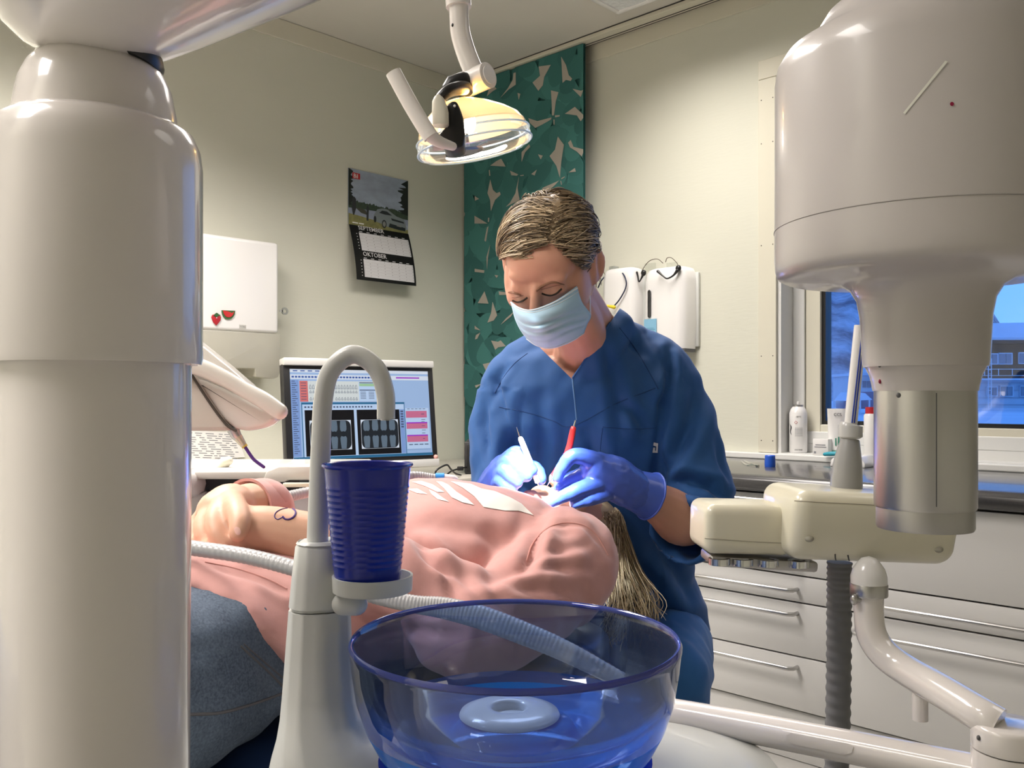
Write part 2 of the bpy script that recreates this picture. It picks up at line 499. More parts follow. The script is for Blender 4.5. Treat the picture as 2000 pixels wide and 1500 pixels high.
beige = mat('beige_print', (.42, .39, .34), .8)
A = lambda L: [(900 + x / 3.75, 60 + y / 3.75) for x, y in L]
B5 = lambda L: [(880 + x / 5, 350 + y / 5) for x, y in L]
C4 = lambda L: [(860 + x / 4.167, 640 + y / 4.167) for x, y in L]
gaps = [A(x) for x in (
    [(570, 262), (658, 250), (610, 340), (600, 400), (568, 440), (525, 380), (580, 330)],
    [(735, 190), (770, 250), (790, 325), (815, 350), (805, 368), (770, 360), (745, 382)],
    [(660, 437), (715, 450), (695, 520), (682, 620), (668, 620), (665, 520)],
    [(818, 425), (880, 440), (905, 430), (878, 485)],
    [(835, 557), (870, 590), (908, 612), (908, 635), (878, 663), (850, 620), (762, 608)],
    [(495, 640), (560, 662), (665, 635), (660, 650), (590, 690), (545, 712), (505, 675)],
    [(385, 310), (402, 305), (402, 395), (350, 430), (290, 490), (345, 420), (380, 360)],
    [(710, 775), (755, 835), (735, 960), (725, 1075), (700, 990), (650, 918), (690, 870)],
    [(785, 820), (805, 800), (825, 850), (908, 865), (908, 890), (885, 920), (850, 885), (800, 855)],
    [(500, 830), (508, 850), (470, 890), (445, 960), (445, 890)],
    [(565, 905), (600, 915), (585, 942)], [(295, 937), (328, 995), (215, 988), (260, 955)],
    [(360, 1025), (420, 1052), (410, 1062), (370, 1058)], [(556, 1018), (540, 1060), (515, 1050)],
    [(835, 1005), (842, 1032), (790, 1038)], [(720, 1097), (690, 1130), (625, 1185), (565, 1205), (600, 1150)],
    [(215, 1090), (235, 1165), (262, 1190), (285, 1180), (292, 1200), (250, 1240), (220, 1320), (215, 1240), (195, 1190)],
    [(425, 1070), (415, 1150), (430, 1240), (330, 1290), (360, 1260), (400, 1190)],
    [(102, 1210), (133, 1232), (102, 1245)], [(760, 1205), (845, 1250), (830, 1290)], [(100, 1355), (195, 1412), (100, 1412)],
    [(190, 480), (220, 380), (262, 425), (230, 445)], [(690, 620), (725, 618), (722, 628), (690, 634)], [(678, 650), (686, 650), (686, 688), (680, 688)],
    [(205, 1020), (212, 1020), (216, 1062), (208, 1062)], [(435, 1058), (460, 1055), (460, 1062), (436, 1064)], [(735, 1080), (762, 1066), (760, 1074), (738, 1088)], [(728, 1100), (735, 1130), (740, 1126), (735, 1100)],
    [(200, 1370), (208, 1370), (206, 1400), (198, 1400)], [(415, 455), (436, 462), (424, 505)])]
gaps += [B5(x) for x in ([(370, 460), (345, 610), (330, 600), (355, 470)], [(330, 1095), (370, 1215), (265, 1210)], [(470, 1095), (540, 1105), (545, 1130), (475, 1130)],
    [(410, 1200), (455, 1330), (420, 1380), (360, 1400), (395, 1310)], [(620, 1290), (590, 1340), (490, 1420), (540, 1360)], [(235, 875), (330, 890), (325, 915), (235, 905)],
    [(430, 935), (465, 940), (450, 965)], [(235, 1430), (290, 1475), (236, 1465)], [(385, 640), (365, 760), (355, 880), (350, 760)])]
gaps += [C4(x) for x in ([(413, 105), (470, 115), (490, 103), (532, 150), (470, 160), (447, 180)], [(345, 297), (418, 280), (385, 380)], [(282, 740), (295, 735), (297, 770), (284, 775)],
    [(290, 60), (325, 40), (300, 90), (282, 95)], [(282, 470), (340, 455), (290, 490)])]
random.seed(21)
shades = [mat('petal_teal_%d' % i, c, .8) for i, c in enumerate(((.034, .138, .130), (.046, .175, .165), (.055, .205, .192), (.040, .158, .148)))]
pet = [NB() for _ in shades]; cnt = 0
for gy in range(13):
    for gx in range(6):
        cx_ = .02 + gx * .135 + random.uniform(-.02, .02) + (gy % 2) * .06; cz_ = 1.0 + gy * .118 + random.uniform(-.02, .02); a0 = random.uniform(0, PI / 2)
        for q in range(4):
            a = a0 + q * PI / 2 + random.uniform(-.15, .15); ln = random.uniform(.095, .13); wd = random.uniform(.052, .068); cnt += 1
            pp = []
            for t in np.linspace(0, 1, 16, endpoint=False):
                u = t * 2 * PI; l = ln * (.5 - .5 * math.cos(u)); w = wd * math.sin(u) * (.35 + .65 * l / ln) * 1.05
                x, z = cx_ + l * math.cos(a) - w * math.sin(a), cz_ + l * math.sin(a) + w * math.cos(a)
                pp.append((min(max(x, .013), PX1 - .002), min(z, CEIL - .021)))
            if max(p[0] for p in pp) - min(p[0] for p in pp) < .01 or max(p[1] for p in pp) - min(p[1] for p in pp) < .01: continue
            bq = pet[random.randrange(4)]
            f_ = [bq.verts.new((x, -.0712 - cnt * .0000022, z)) for x, z in pp]
            bq.faces.new(f_)
for bq, m_ in zip(pet, shades):
    bmesh.ops.recalc_face_normals(bq, faces=bq.faces); o_ = obj('petal_print', bq, m_, ban, 0); o_['kind'] = 'stuff'
for g in gaps:
    b = NB()
    p3 = [atY(x, y, -.0735) for x, y in g]
    p3 = [V((min(max(p.x, .013), PX1 - .002), p.y, min(p.z, CEIL - .021))) for p in p3]
    prism(b, p3, (0, .0008, 0)); obj('leaf_print', b, beige, ban, 0)

# ================================================================== cabinets and worktop along the window wall
cabm = mat('grey_white_laminate', (.60, .59, .57), .38, coat=.15)
edge = mat('shadow_gap_black', (.02, .02, .02), .8)
CF = -.57
def cabinet(x0, x1, rows, label, handles):
    C = thing('drawer_cabinet', label, 'cabinet', ((x0 + x1) / 2, CF / 2, 0), 'drawer cabinets under the worktop')
    b = NB(); box2(b, (x0 + .002, CF + .022, .10), (x1 - .002, -.01, .718)); box2(b, (x0 + .002, CF + .06, 0), (x1 - .002, -.02, .10)); obj('body', b, mat('cabinet_gap_brown', (.06, .05, .045), .7), C, 0)
    b = NB(); box2(b, (x0 + .003, CF + .012, .002), (x1 - .003, CF + .05, .135), .001); obj('plinth', b, cabm, C)
    for k, (z0, z1) in enumerate(rows):
        b = NB(); box2(b, (x0 + .002, CF, z0 + .0022), (x1 - .002, CF + .02, z1 - .0022), .0015)
        d = obj('drawer', b, cabm, C)
        if handles[k]:
            hz = z1 - handles[k]; b = NB()
            xa, xb = x0 + .07, x1 - .085
            tube(b, [V((xa, CF + .002, hz)), V((xa, CF - .022, hz)), V((xa + .012, CF - .033, hz)), V((xb - .012, CF - .033, hz)), V((xb, CF - .022, hz)), V((xb, CF + .002, hz))], .0055, 10)
            obj('handle', b, steel, d, 60)
    return C
Z = lambda y, px=1614: atY(px, y, CF).z
zs = [Z(1403.6), Z(1294.5), Z(1186.6), Z(1133), Z(1078)]
rowsA = [(zs[0], zs[1]), (zs[1], zs[2]), (zs[2], zs[3]), (zs[3], zs[4]), (zs[4], .716)]
XS = atY(1617, 1200, CF).x
hA = [.028, .028, .036, .036, .016]
cabinet(XS - .60, XS, rowsA, 'grey white cabinet of five drawers with bar handles beside the seated dentist', hA)
cabinet(XS - 1.2, XS - .602, rowsA, 'grey white drawer cabinet behind the seated dentist', hA)
cabinet(XS + .002, XS + .80, [(zs[0], zs[2]), (zs[2], zs[3]), (zs[3], .716)], 'wide grey white cabinet with a tall plain top front and long bar handles', [.045, .040, 0])
cabinet(XS + .802, XS + 1.5, rowsA, 'grey white drawer cabinet past the wide one under the window', hA)
wt = mat('dark_grey_worktop', (.055, .053, .053), .22, coat=.25, var=.15, vscale=200)
b = NB(); CT = .767
x0, x1 = XS - 1.22, XS + 1.52
prof = [(-.012, .722), (-.012, CT), (-.585, CT), (-.602, CT - .004), (-.611, CT - .014), (-.611, CT - .028), (-.604, CT - .038), (-.598, .722)]
prism(b, [V((x0, y, z)) for y, z in prof], (x1 - x0, 0, 0))
top('worktop', b, wt, 'dark grey worktop with a rounded front edge under the window', 'worktop', smooth=50)

# ------------------------------------------------------------------ things on the worktop and the sill
SILL = .7905
def put(px, py, y):
    p = atY(px, py, y); return p
# spray can
p = atY(1559, 885, .055); R = .030
C = thing('spray_can', 'white aerosol can with a hazard diamond on the window sill', 'spray can', (p.x, .055, SILL))
zt = atY(1559, 800, .055).z
b = NB(); lathe(b, [(0, SILL), (R - .002, SILL), (R, SILL + .003), (R, zt - .012), (R - .004, zt), (R * .62, zt + .010), (0, zt + .010)], (p.x, .055, 0), seg=32); obj('body', b, white, C)
b = NB(); lathe(b, [(0, zt + .010), (R * .58, zt + .010), (R * .58, zt + .016), (R * .4, zt + .018), (0, zt + .018)], (p.x, .055, 0), seg=24); obj('collar', b, steel, C)
b = NB(); lathe(b, [(0, zt + .018), (.0055, zt + .018), (.0055, zt + .026), (.004, zt + .028), (0, zt + .028)], (p.x, .055, 0), seg=16); obj('nozzle', b, white, C)
fr = (CAM - V((p.x, .055, 1))).normalized(); fr.z = 0; fr.normalize(); rt = V((-fr.y, fr.x, 0))
def can_text(s, size, z, off=-.018):
    me = text_mesh(s, size, V((0, 0, 0)), (1, 0, 0), (0, 1, 0), .0004)
    for v in me.vertices:
        a = (v.co.x + off) / R
        d = fr * math.cos(a) + rt * math.sin(a)
        v.co = V((p.x, .055, z + v.co.y)) + d * (R + .0006 + v.co.z)
    return me
for s, sz, z, o in (('-50°C', .007, zt - .026, -.008), ('COLTENE', .0058, SILL + .008, -.012)):
    link_mesh('lettering', can_text(s, sz, z, o), ink, C, 0)
b = NB()
for k in range(7):
    z = zt - .062 - k * .0045
    for a in np.linspace(-.35, .5, 6)[:-1]:
        q = fr * math.cos(a + .07) + rt * math.sin(a + .07)
        box(b, V((p.x, .055, z)) + q * (R + .0003), (.0035, .0006, .0012), Matrix.Rotation(math.atan2(q.y, q.x) + PI / 2, 3, 'Z'))
obj('small_print', b, mat('grey_ink', (.25, .25, .27), .7), C, 0)
b = NB(); q = fr * math.cos(-.25) + rt * math.sin(-.25)
box(b, V((p.x, .055, zt - .043)) + q * (R + .0004), (.008, .0006, .008), Matrix.Rotation(math.atan2(q.y, q.x) + PI / 2, 3, 'Z') @ Matrix.Rotation(PI / 4, 3, 'Y')); obj('hazard_diamond', b, mat('hazard_red', (.5, .04, .04), .6), C, 0)
b = NB(); box(b, V((p.x, .055, zt - .043)) + q * (R + .0007), (.0058, .0006, .0058), Matrix.Rotation(math.atan2(q.y, q.x) + PI / 2, 3, 'Z') @ Matrix.Rotation(PI / 4, 3, 'Y')); obj('hazard_field', b, white, C, 0)
b = NB(); tube(b, [V((p.x, .055, z)) + (fr * math.cos(a) + rt * math.sin(a)) * (R + .0005) for z, a in ((zt - .05, -1.0), (zt - .06, -.85), (zt - .075, -.95), (zt - .085, -.8))], [.0005, .002, .0015, .0005], 6, n=4); obj('swoosh', b, ink, C)
# white carton
p = atY(1605, 888, -.012); s = .052
Cc = thing('carton', 'small white medicine carton beside the aerosol can', 'box', (p.x, -.0, SILL))
b = NB(); box2(b, (p.x - s / 2, -.022, SILL - .002), (p.x + s / 2, .016, SILL + .052), .001); obj('body', b, white, Cc)
b = NB(); box2(b, (p.x - s / 2 + .006, -.0226, SILL + .024), (p.x + s / 2 - .006, -.022, SILL + .027)); box2(b, (p.x - s / 2 + .009, -.0226, SILL + .031), (p.x + s / 2 - .009, -.022, SILL + .034)); box2(b, (p.x - s / 2 + .004, -.0226, SILL + .004), (p.x - s / 2 + .011, -.022, SILL + .011)); obj('print', b, mat('grey_ink', (.25, .25, .27), .7), Cc, 0)
# cream tube standing on its cap
p = atY(1634, 880, .03)
Tt = thing('cream_tube', 'white hand cream tube with pale green print standing on its cap', 'tube', (p.x, .03, SILL))
zt = atY(1634, 798, .03).z
b = NB(); ax = V((.8, -.6, 0))
rings = []
for t in np.linspace(0, 1, 8):
    a = .0265 + t * .0045; bb = .0245 * (1 - t) ** .7 + .0008
    rings.append(oval((p.x, .03, SILL + .016 + (zt - SILL - .016) * t), V((CP, SP, 0)), V((-SP, CP, 0)), a, bb, 24))
ring_faces(b, rings); obj('body', b, white, Tt)
b = NB(); lathe(b, [(0, SILL), (.0235, SILL), (.0245, SILL + .015), (0, SILL + .015)], (p.x, .03, 0), seg=24); obj('cap', b, mat('pale_green', (.35, .62, .5), .4), Tt)
o3 = V((p.x, .03, 0)) - AHEAD * .0150
text('lettering', 'CCS', .014, V((p.x, .03, zt - .024)) - AHEAD * .0105 - RIGHT * .013, RIGHT, V((0, 0, 1)) + AHEAD * .25, ink, Tt)
b = NB()
for k, (dx, z0, z1) in enumerate(((-.007, .03, .055), (-.001, .03, .062), (.005, .03, .058))):
    box(b, V((p.x, .03, SILL + (z0 + z1) / 2)) - AHEAD * .0235 + RIGHT * dx * 1.6, (.004, .0006, z1 - z0), RCAM)
obj('print', b, mat('green_ink', (.05, .3, .2), .6), Tt, 0)
# teal applicator, white charger block and red capped bottle
p = atY(1632, 884, -.05)
b = NB(); tube(b, [atY(1611, 884, -.04), atY(1622, 883, -.04), atY(1640, 883, -.04)], [.006, .0075, .006], 12, rnd=True)
for v in b.verts: v.co.z += CT + .008 - (p.z) if False else 0
tm = top('applicator', b, mat('teal_plastic', (.03, .32, .42), .35), 'small teal plastic applicator lying in front of the white carton', 'applicator')
tm.location.z = SILL - .002
p = atY(1665, 905, -.13)
b = NB(); lo = V((p.x - .06, -.16, CT)); prism(b, [V((p.x - .055, -.17, CT)), V((p.x - .05, -.17, CT + .022)), V((p.x - .03, -.17, CT + .034)), V((p.x + .04, -.17, CT + .034)), V((p.x + .055, -.17, CT + .012)), V((p.x + .055, -.17, CT))], (0, .1, 0), .004)
top('charger_dock', b, white, 'low white charger dock on the worktop behind the suction handle', 'dock')
p = atY(1702, 870, .02)
Bt = thing('bottle', 'white bottle with a red screw cap on the window sill', 'bottle', (p.x, .02, SILL))
zr = atY(1702, 808, .02).z; zc = atY(1702, 795, .02).z
b = NB(); lathe(b, [(0, SILL), (.022, SILL), (.023, SILL + .003), (.023, zr - .006), (.020, zr), (0, zr)], (p.x, .02, 0), seg=24); obj('body', b, white, Bt)
b = NB(); lathe(b, [(0, zr), (.0185, zr), (.0185, zc), (0, zc)], (p.x, .02, 0), seg=24); obj('cap', b, mat('red_plastic', (.45, .02, .03), .4), Bt)
# blue cap and tweezers on the worktop
p = atZ(1504, 912, CT)
b = NB(); rings = [oval((p.x, p.y, CT + z), V((1, 0, 0)), V((0, 1, 0)), a, a, 4, 2.) for z, a in ((0, .019), (.03, .0175), (.032, .016))]
b2 = NB(); lathe(b2, [(0, CT), (.0155, CT), (.0165, CT + .004), (.0155, CT + .034), (.0135, CT + .036), (0, CT + .036)], (p.x, p.y, 0), seg=12); b.free()
top('lid', b2, mat('blue_cap_plastic', (.02, .10, .55), .3), 'bright blue plastic lid on the worktop by the casing board', 'lid')
Tw = thing('tweezers', 'small steel tweezers lying on the worktop near the blue lid', 'tweezers', atZ(1470, 912, CT))
a0, a1, a2 = atZ(1477, 912, CT), atZ(1460, 909, CT), atZ(1450, 903, CT)
for s in (-1, 1):
    b = NB(); o = V((0, .006 * s, 0)); tube(b, [a0 + UP * .004, a1 + o + UP * (.006 + .003 * s), a2 + o * 1.6 + UP * .006], [.003, .0028, .0008], 8, n=5, flat=.4); obj('arm', b, chrome, Tw)
b = NB(); tube(b, [a0 + UP * .004, a0 + (a0 - a1) * .25 + UP * .004], .0036, 8); obj('hinge', b, chrome, Tw)

# ------------------------------------------------------------------ dispensers on the window wall
def dispenser(px0, px1, py0, py1, dep, label, slot, group):
    a = atY(px0, py0, -dep); c = atY(px1, py0, -dep); zt = a.z; zb = atY(px0, py1, -dep).z
    D = thing('soap_dispenser', label, 'dispenser', ((a.x + c.x) / 2, -dep / 2, zb), group)
    x0, x1 = a.x, c.x; w = x1 - x0
    b = NB()
    rings = []
    for z, k, y1 in ((zb, .93, .97), (zb + .1, 1., 1.), (zt - .05, .98, .97), (zt - .02, .93, .93), (zt - .006, .85, .85), (zt, .7, .7)):
        cx = (x0 + x1) / 2; hw = w / 2 * k
        pts = [V((cx - hw, -.012, z)), V((cx + hw, -.012, z))]
        for i in range(9):
            t = PI * i / 8
            kx = math.copysign(abs(math.cos(t)) ** .45, math.cos(t)); ky = math.sin(t) ** .45
            pts.append(V((cx + hw * kx, -.012 - (dep - .012) * y1 * ky, z)))
        rings.append(pts)
    ring_faces(b, rings); bmesh.ops.recalc_face_normals(b, faces=b.faces)
    obj('body', b, white, D, 45)
    b = NB(); box2(b, (x0 - .008, -.014, zb + .02), (x1 + .008, -.0005, zt - .02), .005); obj('back_plate', b, greywhite, D)
    return D, x0, x1, zb, zt
D1, x0, x1, zb, zt = dispenser(1170, 1238, 527, 662, .075, 'plain white wall dispenser with a dark blue ear plug band hung over it', False, 'dispensers on the window wall')
b = NB(); box2(b, (x0 + .03, -.074, zb), (x1 - .002, -.02, zb + .02)); obj('spout_block', b, darkgrey, D1, 0)
b = NB(); q = atY(1190, 614, -.0775); ell(b, q, (.008, .001, .0045)); obj('emblem', b, mat('grey_green_print', (.2, .3, .3), .6), D1)
D2, x0, x1, zb, zt = dispenser(1250, 1336, 526, 690, .095, 'white wall dispenser with a black level window and pale blue sticker', True, 'dispensers on the window wall')
b = NB()
A0, A1 = atY(1268, 570, -.0965), atY(1268, 617, -.0965)
tube(b, [A0, A1], .0072, 14, rnd=True)
for v in b.verts: v.co.y = -.0965 + (v.co.y + .0965) * .25
obj('level_window', b, mat('smoked_window', (.015, .015, .017), .15, coat=.5), D2)
b = NB(); A0, A1 = atY(1258, 624, -.0975), atY(1282, 652, -.0975); box2(b, (A0.x, -.0978, A1.z), (A1.x, -.096, A0.z)); st = obj('sticker', b, mat('pale_blue_sticker', (.22, .45, .62), .5), D2, 0)
b = NB()
for k in range(4):
    box2(b, (A0.x + .004, -.0984, A1.z + .006 + k * .005), (A1.x - .006 - (k % 2) * .006, -.0978, A1.z + .0078 + k * .005))
obj('print', b, mat('deep_blue_ink', (.10, .28, .42), .6), st, 0)
b = NB(); box2(b, (x1 - .012, -.09, zb), (x1 - .001, -.02, zb + .012)); obj('spout_block', b, darkgrey, D2, 0)
# ear plug band over the first
E = thing('ear_plug_band', 'dark blue ear plug band with yellow foam tips over the plain dispenser', 'ear plugs', atY(1200, 610, -.085))
navy = mat('navy_plastic', (.012, .02, .06), .35)
pts = [(1168, 562, -.05), (1176, 546, -.06), (1190, 534, -.03), (1203, 527, -.03), (1213, 530, -.06), (1222, 545, -.083), (1222, 562, -.083), (1210, 585, -.086), (1197, 600, -.088)]
b = NB(); tube(b, [atY(*q) for q in pts], .0026, 8, n=5); obj('band', b, navy, E)
for a_, b_ in (((1199, 600, -.09), (1184, 597, -.10)), ((1158, 584, -.055), (1167, 591, -.06))):
    b = NB(); tube(b, [atY(*a_), atY(*b_)], [.0075, .004], 12, rnd=True); obj('foam_tip', b, mat('yellow_foam', (.75, .58, .03), .7), E)
b = NB(); box(b, atY(1199, 526, -.02), (.026, .03, .022), None, .002); obj('clip', b, clear_mat('clear_clip', (.85, .87, .88)), E, 0)
# protective glasses on the second
G = thing('safety_glasses', 'clear safety glasses with black bent temples on the slotted dispenser', 'glasses', atY(1290, 540, -.08))
b = NB(); tube(b, [atY(*q) for q in ((1253, 540, -.03), (1255, 527, -.04), (1268, 510, -.06), (1284, 506, -.075), (1295, 514, -.08))], .0014, 6, n=5); tube(b, [atY(*q) for q in ((1300, 512, -.08), (1303, 504, -.075), (1312, 504, -.07), (1322, 514, -.06), (1327, 524, -.05))], .0014, 6, n=5); obj('frame_wire', b, mat('brown_wire', (.10, .07, .05), .4), G)
b = NB(); box(b, atY(1313, 520, -.05), (.05, .002, .028), None, 0); obj('lens', b, clear_mat('lens_clear', (.92, .93, .92)), G, 0)
b = NB(); box(b, atY(1270, 522, -.05), (.05, .002, .03), None, 0); obj('lens', b, clear_mat('lens_clear', (.92, .93, .92)), G, 0)
for pts, rr in (([(1323, 528, -.10), (1315, 538, -.105), (1303, 544, -.108), (1295, 539, -.108), (1285, 530, -.108)], [.006, .0035, .003, .003, .0055]), ([(1257, 534, -.05), (1252, 545, -.05), (1248, 550, -.05), (1246, 540, -.05), (1244, 532, -.05)], [.006, .003, .003, .003, .004])):
    b = NB(); tube(b, [atY(*q) for q in pts], rr, 10, n=5, rnd=True); obj('temple', b, black, G)
for q in ((1325, 524, -.09), (1257, 533, -.05)):
    b = NB(); ell(b, atY(*q), (.011, .009, .012), u=12, v=8); obj('hinge_knob', b, black, G)

# ================================================================== left wall
desk = thing('desk', 'pale desk top with panel legs along the wall under the monitor', 'desk', (.38, -1.05, 0))
dm = mat('pale_desk_laminate', (.50, .47, .41), .4)
DT = .70
b = NB(); box2(b, (.005, -2.1, DT - .03), (.72, -.10, DT), .004); obj('desk_top', b, dm, desk)
for y in (-2.08, -.15):
    b = NB(); box2(b, (.03, y, 0), (.68, y + .03, DT - .03)); obj('leg', b, dm, desk, 0)

# monitor ------------------------------------------------------------
MD = 3.0
MO = thing('monitor', 'flat screen with silver top bar showing dental x-rays', 'monitor', P(708, 925, MD + .05))
ang = math.radians(34)
mr = (RIGHT * math.cos(ang) + AHEAD * math.sin(ang)).normalized()
mn = V((-mr.y, mr.x, 0))                                 # away from viewer
tilt = math.radians(7)
mu = (UP * math.cos(tilt) + mn * math.sin(tilt)).normalized()
mb = mr.cross(mu).normalized()                           # towards the viewer
MC = P(711, 808, MD)
MW, MH = .545, .332
def mp(u, v, k=0.): return MC + mr * (u * MW / 2) + mu * (v * MH / 2) + mb * k
MROT = Matrix((mr, mu, mb)).transposed()
b = NB(); box(b, mp(0, 0, -.018), (MW, MH, .034), MROT, .003); obj('bezel', b, black, MO)
sv = mat('silver_plastic', (.62, .61, .58), .35, .2)
b = NB(); box(b, mp(0, 1.0, -.012) + mu * .005, (MW, .024, .044), MROT, .003); obj('top_bar', b, sv, MO); b = NB(); box(b, mp(0, -1.0, -.012) - mu * .008, (MW, .026, .044), MROT, .003); obj('bottom_bar', b, sv, MO)
SW, SH = .502, .294
def sp(u, v, k=.0002): return MC + mr * ((u - .5) * SW) + mu * ((.5 - v) * SH) + mb * k
def scr(name, col, e=.72):
    if name in MATS: return MATS[name]
    return mat(name, tuple(c * .2 for c in col), .3, emit=col, estr=e)
S_bg = scr('screen_blue', srgb(150, 178, 218)); S_lb = scr('screen_pale_blue', srgb(176, 200, 232)); S_tl = scr('screen_teal', srgb(40, 100, 140)); S_dk = scr('screen_black', srgb(12, 12, 18), .6)
S_wh = scr('screen_white', srgb(205, 215, 230)); S_pk = scr('screen_pink', srgb(190, 105, 140)); S_pu = scr('screen_violet', srgb(150, 40, 190)); S_gr = scr('screen_grey_text', srgb(70, 82, 110)); S_sd = scr('screen_side_blue', srgb(120, 150, 205))
S_x = scr('screen_xray_grey', srgb(88, 104, 120), .8); S_xd = scr('screen_xray_dark', srgb(28, 34, 42), .7); S_bl = scr('screen_button_blue', srgb(60, 90, 160)); S_rd = scr('screen_red', srgb(200, 110, 110)); S_gn = scr('screen_green', srgb(150, 190, 150)); S_pap = scr('screen_panel', srgb(200, 208, 210))
b = NB(); prism(b, [sp(0, 0, 0), sp(1, 0, 0), sp(1, 1, 0), sp(0, 1, 0)], mb * .0003)
screen = obj('screen', b, S_bg, MO, 0)
LV = [0]
def rects(name, rs, m):
    LV[0] += 1; k = .0004 + LV[0] * .00012
    b = NB()
    for u0, v0, u1, v1 in rs:
        vs = [b.verts.new(sp(u, v, k)) for u, v in ((u0, v1), (u1, v1), (u1, v0), (u0, v0))]; b.faces.new(vs)
    o = obj(name, b, m, screen, 0)
    if len(rs) > 1: o['kind'] = 'stuff'
    return o
def polys(name, ps, m):
    LV[0] += 1; k = .0004 + LV[0] * .00012
    b = NB()
    for pp in ps: b.faces.new([b.verts.new(sp(u, v, k)) for u, v in pp])
    bmesh.ops.recalc_face_normals(b, faces=b.faces)
    o = obj(name, b, m, screen, 0)
    if len(ps) > 1: o['kind'] = 'stuff'
    return o
rects('title_bar', [(0, 0, 1, .035), (0, .06, 1, .11)], S_wh)
rects('menu_text', [(.02 + .05 * i, .012, .05 + .05 * i, .024) for i in range(7)] + [(.01 + i * .022, .075, .026 + i * .022, .095) for i in range(26)], S_bl)
rects('violet_bar', [(.75, .075, .93, .09)], S_pu)
rects('side_list', [(0, .12, .055, .96)], S_sd)
rects('side_text', [(.008, .13 + i * .024, .03 + .015 * ((i * 7) % 3) / 2, .138 + i * .024) for i in range(34)], S_gr)
rects('tooth_chart_panel', [(.06, .13, .60, .36)], S_pap)
rects('red_list', [(.06, .13, .115, .36)], S_rd)
rects('red_text', [(.068, .15 + i * .03, .105, .157 + i * .03) for i in range(7)], S_gr)
teeth = []
for i in range(16):
    u = .125 + i * .0205 + (.012 if i > 7 else 0)
    for v, h in ((.17, .05), (.235, .03), (.31, .035)):
        teeth.append([(u, v + h), (u + .002, v + .01), (u + .007, v), (u + .012, v + .01), (u + .0145, v + h)])
polys('tooth_outline', teeth, S_gr)
polys('tooth_fill', [[(a + (.0072 - (a - t[0][0])) * .35 if False else t[0][0] + .0072 + (a - t[0][0] - .0072) * .6, v_ + (.004 if v_ < t[0][1] - .01 else -.004)) for a, v_ in t] for t in teeth], S_pap)
rects('key_panel', [(.47, .14, .60, .36)], S_lb)
rects('key_panel_green', [(.475, .155, .595, .185)], S_gn)
rects('key_text', [(.48 + .06 * (i % 2), .25 + .018 * (i // 2), .52 + .06 * (i % 2), .256 + .018 * (i // 2)) for i in range(10)] + [(.475, .14, .595, .15), (.475, .225, .595, .235)], S_gr)
rects('viewer_window', [(.07, .37, .80, .98)], S_lb)
rects('viewer_title', [(.07, .37, .80, .392), (.065, .37, .071, .98), (.797, .37, .802, .98)], S_tl)
rects('viewer_icons', [(.085 + i * .022, .413, .098 + i * .022, .43) for i in range(22)], S_gr)
rects('xray_field', [(.085, .455, .425, .965), (.445, .455, .76, .965)], S_dk)
rects('film_corner', [(.115, .57, .40, .90), (.47, .57, .745, .90)], S_wh)
def rr(u0, v0, u1, v1, r, rv):
    out = []
    for cx, cy, a0 in ((u1 - r, v0 + rv, -90), (u1 - r, v1 - rv, 0), (u0 + r, v1 - rv, 90), (u0 + r, v0 + rv, 180)):
        for k in range(6):
            a = math.radians(a0 + k * 18); out.append((cx + r * math.cos(a), cy + rv * math.sin(a)))
    return out
polys('film', [rr(.117, .573, .398, .897, .035, .065), rr(.472, .573, .743, .897, .035, .065)], S_xd)
tt = []
for (u0, n) in ((.13, 4), (.485, 4)):
    for i in range(n):
        u = u0 + i * .063; w = .05
        tt.append([(u + .006, .578), (u + .002, .64), (u + .003, .68), (u + .012, .70), (u + w / 2, .694), (u + w - .012, .70), (u + w - .003, .68), (u + w - .002, .64), (u + w - .006, .578)])
        tt.append([(u + .008, .89), (u + .003, .81), (u + .002, .77), (u + .010, .75), (u + w / 2, .757), (u + w - .010, .75), (u + w - .002, .77), (u + w - .003, .81), (u + w - .008, .89)])
for t_ in tt: polys('xray_tooth', [t_], S_x); LV[0] -= 1
LV[0] += 1
rects('tool_column', [(.762, .455, .795, .965)], S_sd)
rects('tool_text', [(.768, .47 + i * .03, .788, .487 + i * .03) for i in range(7)], S_gr)
rects('record_pane', [(.805, .44, .985, .92)], S_lb)
rects('record_pink', [(.808, .475, .97, .555), (.808, .62, .97, .685), (.808, .77, .97, .84)], S_pk)
rects('record_violet', [(.808, .608, .97, .622), (.808, .757, .97, .771)], S_pu)
rects('record_text', [(.925, .51, .95, .517), (.925, .575, .955, .581), (.925, .60, .95, .605), (.925, .65, .95, .656), (.925, .70, .955, .706), (.925, .735, .95, .741), (.93, .80, .945, .806)] + [(.82 + i * .04, .865, .85 + i * .04, .875) for i in range(4)] + [(.82 + i * .03, .447, .84 + i * .03, .453) for i in range(5)], S_gr)
rects('task_bar', [(.0, .97, 1, 1)], S_tl)
b = NB(); ell(b, mp(.965, -.93, .0005), (.008, .008, .008), u=14, v=8); obj('power_sticker', b, mat('pink_sticker', (.7, .35, .3), .5), MO)
b = NB(); q = MC - mu * (MH / 2 + .0) - mb * .05; base = V((q.x, q.y, DT))
tube(b, [base + UP * .01, q + mu * .1 - mb * .02], .028, 16, flat=.4); box(b, base + UP * .006, (.26, .2, .012), Matrix.Rotation(math.atan2(mr.y, mr.x), 3, 'Z'), .004); obj('stand', b, black, MO)

